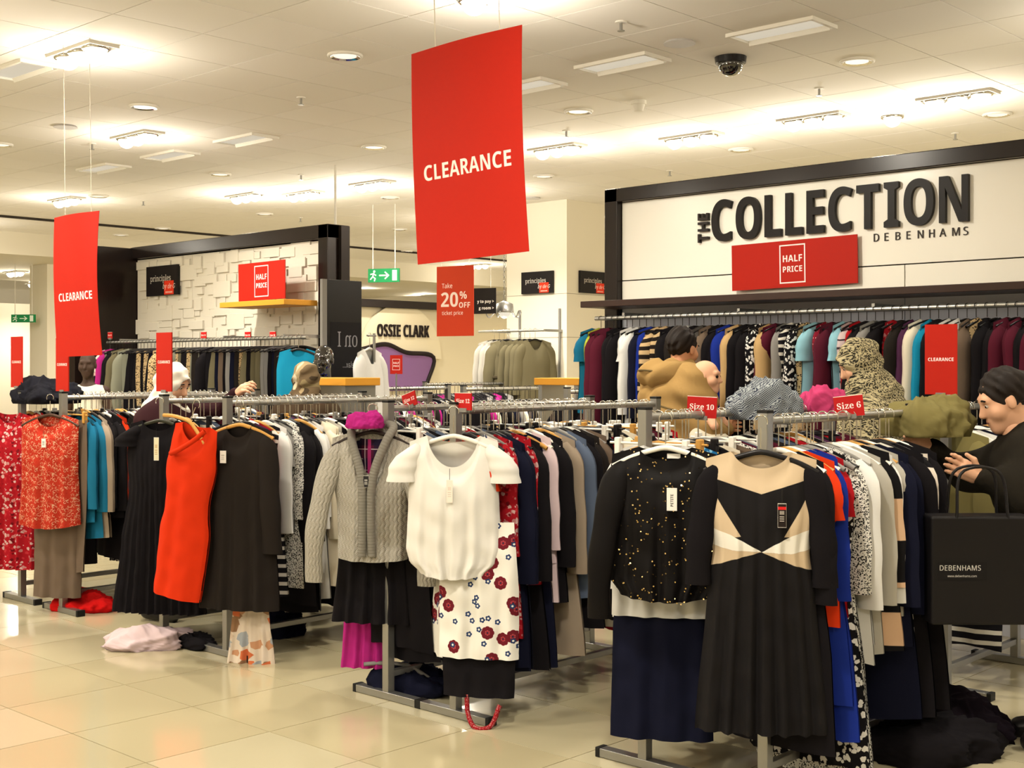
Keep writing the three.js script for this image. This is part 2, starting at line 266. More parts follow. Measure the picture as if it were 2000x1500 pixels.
const principles = (c, w, h) => { c.fillStyle = '#141012'; c.fillRect(0, 0, w, h); c.fillStyle = '#cf3318'; c.fillRect(w * .58, h * .52, w * .3, h * .46); c.fillStyle = '#d9d4cc'; c.textBaseline = 'middle'; c.textAlign = 'center'; fit(c, 'principles', w * .46, h * .42, w * .84, h * .27, '', 'serif'); c.fillStyle = '#efe0d8'; fit(c, 'by de G', w * .72, h * .7, w * .4, h * .24, 'italic', 'serif'); fit(c, 'DEBENHAMS', w * .73, h * .9, w * .22, h * .07); };
// flat sign: body box with a printed sheet on its face (and on its back)
function sign(name, label, w, h, pos, yaw, draw, o = {}) {
  const g = thing(name, label, o.category || 'sign', [pos.x, pos.y, pos.z], yaw, o.group); g.rotation.z = o.tilt || 0;
  part('board', box(w, h, o.thick || .006), o.back || M.red, g); const pm = printMat(w, h, draw, o.res || 1500), pg = new THREE.PlaneGeometry(w * .996, h * .996);
  part('print', pg, pm, g, [0, 0, (o.thick || .006) / 2 + .0008]);
  if (o.both) part('print', pg.clone().rotateY(Math.PI), pm, g, [0, 0, -(o.thick || .006) / 2 - .0008]);
  return g;
}
const curved = (w, h, bow) => { const g = new THREE.PlaneGeometry(w, h, 24, 30), p = g.attributes.position; for (let i = 0; i < p.count; i++) { const x = p.getX(i) / w, y = p.getY(i) / h; p.setZ(i, bow * (Math.sin(y * 3.1 + 1) * .8 + Math.cos(x * 2.4) * .5 + .35 * Math.sin(5 * x + 3 * y))); } g.computeVertexNormals(); return g; };
function banner(label, w, h, top, yaw, bow, tilt) {
  const g = thing('clearance_banner', label, 'banner', [top.x, top.y, top.z], yaw); g.rotation.z = tilt;
  const sheet = curved(w, h, bow); sheet.translate(0, -h / 2, 0);
  part('sheet', sheet, printMat(w, h, clearance(.58), 1000), g); const bk = sheet.clone().translate(0, 0, -.002); part('sheet_back', bk, std(0xa81d0f, .6), g);
  for (const x of [-w * .28, w * .3]) { const c = part('cord', cyl(.0022, CEIL - top.y + .02, x, (CEIL - top.y) / 2, 0, 6), std(0xe6e0d2, .6), g); part('eyelet', new THREE.TorusGeometry(.007, .002, 6, 14), M.chrome, c, [x, -.012, .004]); }
}
{ const a = ray(818, 105, 5.42), b = ray(1010, 50, 4.95); banner('large red hanging banner with white clearance lettering, in the middle', .60, .885, new THREE.Vector3((a.x + b.x) / 2, (a.y + b.y) / 2, (a.z + b.z) / 2), .06, .02, .035); }
{ const p = ray(152, 419, 8.0); banner('red hanging clearance banner near the left photo edge', .48, .885, p, .1, .03, .02); }

// ---------------------------------------------------------------- brand walls
const WZ = -7.45;
{ // lettered wall
  const a = onZ(1187, 372, WZ), xr = 1.5, top = a.y, w = xr - a.x, cx = (xr + a.x) / 2;
  const g = thing('display_wall', 'white panelled display wall with a black frame and large black lettering', 'display wall', [0, 0, 0]);
  part('backing', box(w - .02, top - .02, .12, cx, top / 2, WZ - .12), std(0x2a211e, .5), g);
  part('top_frame', rbox(w, .1, .2, .006, cx, top - .05, WZ - .06), M.frame, g);
  part('side_frame', rbox(.12, top, .2, .006, a.x + .06, top / 2, WZ - .06), M.frame, g);
  const seamY = onZ(1400, 537, WZ).y, shelfY = onZ(1300, 590, -7.1).y, vx = onZ(1765, 530, WZ).x, vx2 = vx - 2.4;
  const pz = WZ - .03, L = a.x + .125;
  part('panel', rbox(xr - L, top - .1 - seamY - .004, .03, .002, (xr + L) / 2, (top - .1 + seamY) / 2, pz), M.panel, g);
  for (const [xa, xb] of [[L, vx - .003], [vx + .003, xr]]) part('panel', rbox(xb - xa, seamY - shelfY - .006, .03, .002, (xa + xb) / 2, (seamY + shelfY) / 2 - .002, pz), M.panel, g);
  for (const [xa, xb] of [[L, vx - .003], [vx + .003, xr]]) part('lower_panel', rbox(xb - xa, shelfY - .006, .03, .002, (xa + xb) / 2, (shelfY - .006) / 2, pz), std(0xd9dcea, .5), g);
  const sl = onZ(1135, 595, -7.05);
  single('wall_shelf', rbox(1.5 - sl.x, .045, .4, .004, (1.5 + sl.x) / 2, sl.y, -7.24), M.darkShelf, 'long dark brown shelf under the lettered wall panels', 'shelf');
  const lt = thing('wall_lettering', 'large black raised letters reading The Collection on the white wall', 'lettering', [0, 0, 0]);
  const p0 = onZ(1392, 472, WZ), p1 = onZ(1893, 425, WZ), hC = onZ(1440, 388, WZ).y - p0.y; const total = p1.x - p0.x;
  const word = 'COLLECTION', gs = [...word].map(ch => { const q = txt(ch, 1, .1); q.computeBoundingBox(); return q; }), ws = gs.map(q => q.boundingBox.max.x - q.boundingBox.min.x), sp = .16, sum = ws.reduce((s, v) => s + v, 0) + sp * 9, cap = gs[2].boundingBox.max.y;
  let x = p0.x; const kx = total / sum, ky = hC / cap;
  gs.forEach((q, i) => { q.translate(-q.boundingBox.min.x, 0, 0); q.scale(kx, ky, .3); part('letter', q, std(0x0f0a09, .4), lt, [x, p0.y, WZ - .012]); x += (ws[i] + sp) * kx; });
  const th = onZ(1385, 473, WZ), thTop = onZ(1385, 408, WZ);
  [...'THE'].forEach((ch, i) => { const q = txt(ch, 1, .1); q.computeBoundingBox(); const s = .085 / cap; q.translate(-q.boundingBox.min.x, 0, 0); q.scale(s, s, .3); q.rotateZ(Math.PI / 2); part('letter', q, std(0x1c1412, .35), lt, [th.x, th.y + i * (thTop.y - th.y) / 3, WZ - .012]); });
  const db = onZ(1703, 472, WZ), de = onZ(1893, 458, WZ); [...'DEBENHAMS'].forEach((ch, i) => { const q = txt(ch, .05, .006, fontR); part('small_letter', q, std(0x2a2220, .4), lt, [db.x + (de.x - db.x) * i / 8.6, db.y, WZ - .014]); });
  const hp = onZ(1548, 515, WZ + .03); sign('half_price_sign', 'wide red half price sign under the large black letters', .93, .31, hp, .02, halfPrice, { tilt: .015 });
}
const PZ = -7.43;
{ // textured wall
  const r = onZ(640, 437, PZ), l = onZ(257, 482, PZ), top = r.y, w = r.x - l.x;
  const g = thing('textured_display_wall', 'white textured brick-relief display wall in a black frame', 'display wall', [0, 0, 0]);
  part('backing', box(w + .1, top - .02, .1, (l.x + r.x) / 2, top / 2, PZ - .17), std(0x1d1715, .5), g);
  part('top_frame', rbox(w + .02, .13, .24, .006, (l.x + r.x) / 2, top - .065, PZ - .11), M.frame, g);
  part('end_frame', rbox(.14, top, .26, .006, r.x - .06, top / 2, PZ - .12), M.frame, g);
  part('wing', rbox(.16, top - .01, .85, .006, l.x - .06, (top - .01) / 2, PZ + .26), M.frame, g);
  const relief = std(0xe6e0d2, .6), x0 = l.x + .03, x1 = r.x - .14;
  [0, 1, 2].forEach(i => part('base_panel', box((x1 - x0) / 3 - .006, top - .14, .03, x0 + (i + .5) * (x1 - x0) / 3, (top - .14) / 2, PZ - .07), relief, g));
  const bg = [[.2, .1], [.13, .13], [.26, .09], [.1, .07], [.3, .16], [.08, .08]].map(([a, b]) => rbox(a, b, .03, .004));
  for (let row = 0; row < 12; row++) for (let i = 0; i < 15; i++) { const q = part('relief_block', pick(bg), relief, g, [x0 + .16 + (i + rr(-.2, .2)) * (x1 - x0 - .3) / 14, 1.5 + row * .108 + rr(-.02, .02), PZ - .058 + rr(0, .016)]); if (q.position.y > top - .2) q.position.y = top - .22; }
  const s1 = onZ(315, 548, PZ); sign('brand_sign', 'black principles sign on the white textured wall', .62, .32, s1.setZ(PZ - .02), 0, principles, { back: M.blackPlastic, thick: .03, res: 700 });
  const sh = onZ(512, 594, -7.15); const b0 = onZ(427, 597, -7.0).x, b1 = r.x - .1;
  single('wall_shelf', rbox(b1 - b0, .05, .38, .004, (b0 + b1) / 2, sh.y, -7.2), M.shelfWood, 'yellow wooden shelf on the white textured wall', 'shelf');
  const hp = onZ(511, 549, -7.2); sign('half_price_sign', 'red half price sign standing on the yellow wooden shelf', .74, .36, hp, 0, halfPrice, { tilt: .01, res: 700 });
  const rod = onZ(655, 435, -8.2); single('hanging_rod', cyl(.012, CEIL - 2.5, rod.x, (CEIL + 2.5) / 2, rod.z, 8), M.white, 'thin pale rod hanging from the ceiling behind the textured wall', 'rod');
}
// dark glass panel beside the textured wall, its lettering seen from behind
{ const X = -8.6, a = onX(632, 545, X), b = onX(705, 545, X), w = Math.abs(a.z - b.z), g = thing('glass_panel', 'tall dark glass panel with mirrored white lettering', 'panel', [X, 0, (a.z + b.z) / 2], Math.PI / 2);
  part('glass', rbox(w, a.y, .02, .003, 0, a.y / 2, 0), new THREE.MeshPhysicalMaterial({ color: 0x0c0b10, roughness: .25, specularIntensity: .5 }), g);
  part('edge_strip', box(.05, a.y, .03, -w / 2, a.y / 2, 0), M.greyPlastic, g);
  part('lettering', new THREE.PlaneGeometry(w * .84, .5), printMat(.5, .5, (c, W, H) => { c.fillStyle = '#0c0b10'; c.fillRect(0, 0, W, H); c.translate(W, 0); c.scale(-1, 1); c.fillStyle = '#8d8d92'; c.textAlign = 'center'; fit(c, 'on I', W * .45, H * .42, W * .8, H * .36, '', 'serif'); fit(c, 'relax...', W * .4, H * .78, W * .7, H * .14, ''); }, 800), g, [.03, 1.72, .0115]);
}
// signs on the column and hanging over the passage
{ const a = onZ(1052, 552, cornerP.z); sign('brand_sign', 'black principles sign on the left face of the column', .52, .27, a.setZ(cornerP.z + .02), 0, principles, { back: M.blackPlastic, thick: .03, res: 700 });
  const b = onX(1156, 552, cornerP.x); sign('brand_sign', 'black principles sign on the right face of the column', .52, .27, b.setX(cornerP.x + .02), Math.PI / 2, principles, { back: M.blackPlastic, thick: .03, res: 700 });
  const exit = (c, w, h) => { c.fillStyle = '#1c7a48'; c.fillRect(0, 0, w, h); c.fillStyle = '#e8efe6'; c.fillRect(w * .78, h * .12, w * .15, h * .76); c.strokeStyle = '#e8efe6'; c.lineWidth = h * .1; c.beginPath(); c.moveTo(w * .36, h * .5); c.lineTo(w * .66, h * .5); c.moveTo(w * .54, h * .24); c.lineTo(w * .66, h * .5); c.lineTo(w * .54, h * .76); c.stroke(); c.beginPath(); c.arc(w * .2, h * .2, h * .09, 0, 7); c.fill(); c.lineWidth = h * .09; c.beginPath(); c.moveTo(w * .19, h * .3); c.lineTo(w * .15, h * .58); c.lineTo(w * .23, h * .72); c.lineTo(w * .2, h * .92); c.moveTo(w * .15, h * .58); c.lineTo(w * .07, h * .8); c.moveTo(w * .07, h * .42); c.lineTo(w * .17, h * .36); c.lineTo(w * .26, h * .5); c.stroke(); };
  const e1 = ray(750, 538, 16); const x1 = sign('exit_sign', 'green exit sign with arrow right of the textured wall', .42, .17, e1, .45, exit, { back: std(0x1c7a48, .5), thick: .03, both: true });
    for (const k of [-.15, .15]) part('rod', cyl(.006, CEIL - e1.y - .08, k, (CEIL - e1.y + .085) / 2, 0, 6), M.white, x1);
  const e2 = ray(46, 622, 21); const x2 = sign('exit_sign', 'small green exit sign at far left', .42, .13, e2, .6, exit, { back: std(0x1c7a48, .5), thick: .03, both: true }); for (const k of [-.15, .15]) part('rod', cyl(.006, CEIL - e2.y - .06, k, (CEIL - e2.y + .065) / 2, 0, 6), M.white, x2);
  const t20 = ray(889, 588, 11.5); const tb = sign('discount_banner', 'orange hanging banner reading Take 20% off ticket price', .40, .63, t20, .2, (c, w, h) => { c.fillStyle = '#b8381a'; c.fillRect(0, 0, w, h); c.fillStyle = '#f3dfd2'; c.textBaseline = 'middle'; c.textAlign = 'left'; fit(c, 'Take', w * .14, h * .28, w * .4, h * .09, ''); fit(c, '20', w * .1, h * .48, w * .5, h * .3); fit(c, '%', w * .62, h * .42, w * .3, h * .15); c.textAlign = 'left'; fit(c, 'OFF', w * .6, h * .56, w * .32, h * .11); fit(c, 'ticket price', w * .14, h * .67, w * .6, h * .075, ''); }, { back: std(0xb8381a, .6), category: 'banner', both: true });
  for (const x of [-.15, .15]) part('cord', cyl(.002, CEIL - t20.y - .3, x, (CEIL - t20.y + .315) / 2, 0, 5), M.white, tb);
  const pay = ray(938, 588, 13); const py = sign('direction_sign', 'black hanging sign with arrows beside the orange banner', .36, .26, pay, .3, (c, w, h) => { c.fillStyle = '#1a1614'; c.fillRect(0, 0, w, h); c.fillStyle = '#e8e2d6'; c.textAlign = 'right'; c.textBaseline = 'middle'; fit(c, 'y to pay >', w * .94, h * .52, w * .6, h * .16); fit(c, 'g room >', w * .94, h * .78, w * .6, h * .16); }, { back: M.blackPlastic, both: true });
  for (const x of [-.12, .12]) part('cord', cyl(.002, CEIL - pay.y - .12, x, (CEIL - pay.y + .13) / 2, 0, 5), M.white, py);
  // chain pendant
  const lp = ray(985, 605, 13.2), pg = thing('pendant_lamp', 'small pendant lamp hanging on a chain beside the column', 'lamp', [lp.x, lp.y, lp.z]);
  for (let i = 0; i < 26; i++) { const y = .09 + i * (CEIL - lp.y - .09) / 26; const q = part('chain_link', new THREE.TorusGeometry(.012, .003, 6, 12), M.steel, pg, [0, y + .015, 0]); q.scale.y = 1.9; q.rotation.y = i % 2 * Math.PI / 2; }
  part('shade', new THREE.LatheGeometry([[.02, .09], [.09, .06], [.1, -.02], [.09, -.03]].map(p => new THREE.Vector2(...p)), 24), M.steel, pg); part('bulb', new THREE.SphereGeometry(.06, 18, 12), glow(6), pg, [0, -.03, 0]);
  for (let i = 0; i < 5; i++) { const a = i / 5 * 6.283; part('curl', tube([[.08 * Math.cos(a), 0, .08 * Math.sin(a)], [.16 * Math.cos(a), -.08, .16 * Math.sin(a)], [.2 * Math.cos(a), -.02, .2 * Math.sin(a)]], .006, 12, 5), M.steel, pg); }
  const pl = new THREE.PointLight(LAMP, 4, 0, 2); pl.position.set(0, -.12, 0); pl.castShadow = true; pg.add(pl);
}
// far brand bay facing the passage
{ const X = -15, a = onX(680, 583, X), b = onX(925, 597, X), w = Math.abs(a.z - b.z), zc = (a.z + b.z) / 2, H = a.y;
  const g = thing('brand_bay', 'far white bay with an arched sign and dark top beam', 'display wall', [X, 0, zc], Math.PI / 2);
  part('back_panel', box(w + 2, H, .1, 0, H / 2, -.05), std(0xe9dfc6, .7), g); part('top_beam', rbox(w + 2, .12, .2, .006, 0, H - .06, .02), M.frame, g);
  const arch = new THREE.Shape(); arch.absarc(0, 0, .85, 0, Math.PI, false); const ag = new THREE.ExtrudeGeometry(arch, { depth: .05, bevelEnabled: false, curveSegments: 32 });
  const ac = onX(780, 660, X), az = -(ac.z - zc); part('arch', ag, std(0xf0e6cc, .6), g, [az, 1.72, .01]);
  part('purple_mural', new THREE.ExtrudeGeometry((() => { const s = new THREE.Shape(); s.moveTo(-.75, .12); s.bezierCurveTo(-.3, .3, .2, .05, .7, .02); s.lineTo(.5, -.5); s.lineTo(-.35, -.5); s.bezierCurveTo(-.5, -.2, -.6, 0, -.75, .12); return s; })(), { depth: .02, bevelEnabled: false }), std(0x7b5a8c, .6), g, [az - .05, 1.72, .07]);
  part('mural_band', tube([[-.78, .14, 0], [-.3, .22, 0], [.1, .1, 0], [.7, .02, 0], [.55, -.4, 0]], .035, 30, 8), std(0x1a1214, .5), g, [az - .05, 1.72, .09]);
  const tx = txt('OSSIE CLARK', .19, .02); tx.computeBoundingBox(); tx.translate(-tx.boundingBox.max.x / 2, 0, 0); tx.scale(.68, 1, 1); part('lettering', tx, std(0x1a1214, .5), g, [az + .02, 2.06, .065]);
}
// shop fittings far left
single('display_table', merge([rbox(2.4, .06, .8, .01, 0, .9, 0), box(.06, .9, .06, -1.1, .45, -.3), box(.06, .9, .06, 1.1, .45, -.3), box(.06, .9, .06, -1.1, .45, .3), box(.06, .9, .06, 1.1, .45, .3)]), std(0x5a3c22, .5), 'dark wooden display table far left behind the racks', 'table', ray(108, 745, 17).setY(0).toArray());
struct('wall_bay', box(.2, 2.9, 8, -25.6, 1.45, -9.5), std(0xf2ead6, .7));
single('display_shelf_unit', merge([box(.5, .05, 3, 0, 1.9, 0), box(.5, .05, 3, 0, 1.3, 0), box(.5, .05, 3, 0, .6, 0), box(.45, 1.9, .05, 0, .95, 1.5), box(.45, 1.9, .05, 0, .95, -1.5)]), M.darkShelf, 'dark shelf unit against the far left wall', 'shelf', [-25.2, 0, -8.2]);

// ---------------------------------------------------------------- cloth
function cloth(o) {
  const { prof, L, neckW = .075, dropF = .07, dropB = .015, slope = .3, T = .05, folds = 3, amp = .008, hem = 0, cols = 11, rows = 12, ph = 0, fitUV = false, open = 0 } = o;
  const W0 = prof[0][1], pos = [], uv = [], idx = [];
  for (const side of [1, -1]) {
    const base = pos.length / 3, drop = side > 0 ? dropF : dropB;
    for (let j = 0; j <= rows; j++) for (let i = 0; i <= cols; i++) {
      const s = -1 + 2 * i / cols, v = j / rows, ax = Math.abs(s) * W0, inN = ax < neckW;
      const yt = inN ? -drop * Math.pow(Math.max(0, 1 - (ax / neckW) ** 2), .6) : -slope * (ax - neckW);
      const yb = -L + hem * Math.cos(s * 1.5), y = yt + (yb - yt) * v, x = s * lerpTab(prof, y);
      const puff = Math.sqrt(Math.max(0, 1 - s * s * .995)), bl = Math.max(smooth(0, .09, yt - y), inN ? .55 : 0);
      let z = side * T * (.45 + .55 * smooth(0, .3, -y)) * puff * bl;
      z += amp * Math.pow(v, 1.1) * (Math.sin(6.283 * folds * s * .5 + ph) + .5 * Math.sin(6.283 * folds * 1.7 * s * .5 + ph * 2.3 + v * 2)) * (1 - .3 * Math.abs(s)) + .006 * v * Math.sin(v * 7 + ph * 1.7);
      if (cols > 30) z += smooth(0, .12, -y) * (.0035 * Math.sin(x * 41 + y * 23 + ph * 3) * Math.sin(y * 19 - x * 11 + ph) + .0022 * Math.sin(x * 17 - y * 47 + ph) * Math.sin(x * 29 + y * 8));
      if (open && side > 0 && Math.abs(s) < .04) z -= .006;
      pos.push(x, y, z); uv.push(fitUV ? (s + 1) / 2 : x + (side > 0 ? 0 : .37), fitUV ? 1 + y / L : y);
    }
    for (let j = 0; j < rows; j++) for (let i = 0; i < cols; i++) { const a = base + j * (cols + 1) + i, b = a + 1, c = a + cols + 1, d = c + 1; if (side > 0) idx.push(a, c, b, b, c, d); else idx.push(a, b, c, b, d, c); }
  }
  const g = new THREE.BufferGeometry(); g.setAttribute('position', new THREE.Float32BufferAttribute(pos, 3)); g.setAttribute('uv', new THREE.Float32BufferAttribute(uv, 2)); g.setIndex(idx); g.computeVertexNormals(); return g;
}
function sleeveGeo(side, sx, sy, len, r0, r1, out = .12, fwd = .03, flat = .55, segs = 12, rad = 10) {
  const pos = [], uv = [], idx = [], tc = Math.min(.6, r0 * 1.3 / len);
  for (let j = 0; j <= segs; j++) {
    const t = Math.pow(j / segs, 1.4), q = Math.min(1, t / tc), dome = Math.sqrt(Math.max(0, 1 - (1 - q) * (1 - q)));
    const r = (r0 + (r1 - r0) * t) * Math.max(.05, dome) + .003 * q * Math.sin(t * 17 + sx * 50);
    const px = side * (sx - r0 * .5 + out * len * Math.sin(Math.min(1, t * 1.15) * 1.5)), py = sy - .007 - len * t, pz = fwd * Math.sin(t * 2.4);
    for (let i = 0; i <= rad; i++) { const a = i / rad * 6.283, ca = Math.cos(a); pos.push(px + r * ca * side, py - (1 - q) * (ca > 0 ? .4 : 0) * r * ca, pz + r * flat * Math.sin(a)); uv.push(i / rad * .3, -t * len); }
    if (j) for (let i = 0; i < rad; i++) { const a = (j - 1) * (rad + 1) + i, c = a + rad + 1; if (side > 0) idx.push(a, a + 1, c, a + 1, c + 1, c); else idx.push(a, c, a + 1, a + 1, c, c + 1); }
  }
  const g = new THREE.BufferGeometry(); g.setAttribute('position', new THREE.Float32BufferAttribute(pos, 3)); g.setAttribute('uv', new THREE.Float32BufferAttribute(uv, 2)); g.setIndex(idx); g.computeVertexNormals(); return g;
}
// kinds of hanging garment: outline, sleeves
const KIND = {
  tee: { name: 'tee_shirt', word: 'short-sleeved top', cat: 'top', L: .62, prof: [[0, .2], [-.2, .215], [-.4, .21], [-.62, .225]], sl: [.2, .085, .08], T: .045 },
  top: { name: 'sleeveless_blouse', word: 'sleeveless top', cat: 'top', L: .64, prof: [[0, .17], [-.18, .2], [-.4, .2], [-.64, .23]], T: .04 },
  shirt: { name: 'long_sleeved_blouse', word: 'long-sleeved top', cat: 'top', L: .66, prof: [[0, .2], [-.2, .215], [-.42, .2], [-.66, .22]], sl: [.56, .075, .05], T: .045 },
  jacket: { word: 'jacket', cat: 'jacket', L: .72, prof: [[0, .21], [-.2, .225], [-.42, .215], [-.72, .245]], sl: [.58, .085, .062], T: .065, dropF: .16, neckW: .08 },
  coat: { word: 'coat', cat: 'coat', L: .98, prof: [[0, .215], [-.2, .23], [-.45, .215], [-.98, .28]], sl: [.62, .085, .065], T: .07, dropF: .14 },
  dress: { word: 'sleeveless dress', cat: 'dress', L: .98, prof: [[0, .16], [-.2, .2], [-.4, .175], [-.7, .23], [-.98, .26]], T: .05, folds: 5, amp: .014 },
  sdress: { word: 'sleeved dress', cat: 'dress', L: .98, prof: [[0, .19], [-.2, .205], [-.4, .185], [-.7, .23], [-.98, .25]], sl: [.5, .072, .052], T: .05, folds: 4, amp: .012 },
  skirt: { word: 'skirt', cat: 'skirt', L: .72, prof: [[0, .17], [-.2, .2], [-.72, .25]], T: .04, folds: 6, amp: .016, neckW: .165, dropF: .004, dropB: .002, slope: 0, y0: -.1 },
  trousers: { word: 'pair of trousers', cat: 'trousers', L: 1.0, prof: [[0, .19], [-.25, .2], [-1.0, .16]], T: .032, folds: 2, amp: .006, neckW: .185, dropF: .004, dropB: .002, slope: 0, y0: -.08 },
};
const geoCache = {};
function kindGeo(k, variant) {
  const key = k + variant; if (geoCache[key]) return geoCache[key];
  const q = KIND[k], r = { body: cloth({ ...q, ph: variant * 2.1 + k.length, hem: (variant - 1) * .02 }) };
  if (q.sl) { const [len, r0, r1] = q.sl, W = q.prof[0][1], sy = -(q.slope ?? .3) * (W - (q.neckW || .075)); r.sl = [1, -1].map(s => sleeveGeo(s, W, sy, len, r0, r1, .1, .02 * variant)); }
  return geoCache[key] = r;
}
const hookG = merge([new THREE.TorusGeometry(.024, .0024, 6, 18, Math.PI * 1.25).rotateZ(-.35).rotateY(0).translate(0, 0, 0), cyl(.0024, .075, 0, -.056, 0, 6)]);
const armG = (() => { const s = tube([[-.2, -.16, 0], [-.13, -.125, 0], [-.05, -.098, 0], [0, -.088, 0], [.05, -.098, 0], [.13, -.125, 0], [.2, -.16, 0]], .0105, 20, 7); s.scale(1, 1, .8); s.translate(0, -.02, 0); return s; })();
const clipG = merge([cyl(.005, .4, 0, 0, 0, 8).rotateZ(Math.PI / 2).translate(0, -.11, 0), rbox(.025, .075, .03, .006, -.16, -.125, 0), rbox(.025, .075, .03, .006, .16, -.125, 0)]);
function hanger(x, y, z, yaw, matA, clip, label, group) {      // (x,y,z): centre of the rail
  const g = thing('clothes_hanger', label, 'hanger', [x, y, z], yaw, group);
  part('hook', hookG, M.chrome, g); part(clip ? 'clip_bar' : 'shoulder_bar', clip ? clipG : armG, matA, g); return g;
}
const farHangers = []; const hangerG = merge([hookG, armG]);
function farHanger(x, y, z, yaw, sy = 1) { const o = new THREE.Object3D(); o.position.set(x, y, z); o.rotation.y = yaw; o.scale.y = sy; o.updateMatrix(); farHangers.push(o.matrix.clone()); }
const hangMats = [M.whitePlastic, M.blackPlastic, M.blackPlastic, M.whitePlastic, M.greyPlastic, M.blackPlastic, M.wood];
function garment(k, col, x, y, z, yaw, label, group, sy = 1) {   // y: rail height
  const q = KIND[k], v = Math.floor(rnd() * 3), kg = kindGeo(k, v), m = fab(col);
  const g = thing((q.name || q.word).replace(/^pair of /, '').replace(/[- ]/g, '_'), label, q.cat, [x, y - .105 + (q.y0 || 0) * .45, z], yaw, group);
  const b = part('body', kg.body, m, g); b.scale.y = sy; if (kg.sl) for (const s of kg.sl) part('sleeve', s, m, g);
  return g;
}

// ---------------------------------------------------------------- racks
const RAIL = 1.385;
const footG = rbox(.44, .035, .05, .003), capG = rbox(.022, .04, .055, .003), postG = rbox(.042, RAIL + .03, .042, .003, 0, (RAIL + .03) / 2, 0);
function rack(label, x, z, len, h = RAIL, yaw = 0) {      // front post at (x, z), running back along -z
  const g = thing('clothes_rack', label, 'clothes rack', [x, 0, z], yaw);
  const ps = h / RAIL;
  for (const zz of [0, -len]) { const p = part('post', postG, M.steel, g, [0, 0, zz]); p.scale.y = ps; part('post_cap', rbox(.046, .012, .046, .003), M.cap, g, [0, h + .034, zz]); const f = part('foot', footG, M.steel, g, [0, .0195, zz]); for (const s of [-1, 1]) part('foot_cap', capG, M.cap, f, [s * .222, 0, 0]); }
  part('rail', cyl(.0155, len, 0, 0, 0, 16).rotateX(Math.PI / 2).translate(0, h, -len / 2), M.rail, g);
  part('base_bar', rbox(.03, .03, len, .003, 0, .12, -len / 2), M.steel, g);
}
function fillRack(desc, x, z, len, list, pool, step = .043, start = .06, far = false) {
  let n = 0;
  for (let d = start; d < len - (x === -2.53 ? .2 : .04); d += step * rr(.85, 1.15), n++) {
    const it = list[n] || [pick(pool[0]), pick(pool[1])], [k, c] = it, yaw = rr(-.1, .1), jx = rr(-.02, .02), gx = x + jx, gz = z - d;
    const clip = k === 'skirt' || k === 'trousers';
    if (far) farHanger(gx, RAIL, gz, yaw); else { const hm = pick(hangMats); hanger(gx, RAIL, gz, yaw, hm, clip, `${hm === M.whitePlastic ? 'white' : hm === M.wood ? 'wooden' : hm === M.greyPlastic ? 'grey' : 'black'} hanger, ${nth(n)} back on the ${desc}`, 'hangers on the ' + desc); }
    garment(k, c, gx, RAIL, gz, yaw, `${WORD[c]} ${KIND[k].word}, ${nth(n)} garment back on the ${desc}`, null, it[2] || rr(.92, 1.08));
  }
}
const POOL = [['tee', 'shirt', 'jacket', 'dress', 'sdress', 'skirt', 'trousers', 'top', 'shirt'], ['black', 'black', 'navy', 'charcoal', 'grey', 'white', 'cream', 'brown', 'bluegrey', 'black', 'red', 'bwfine', 'burgundy', 'stripes', 'purple']];
const RZ = -4.05;
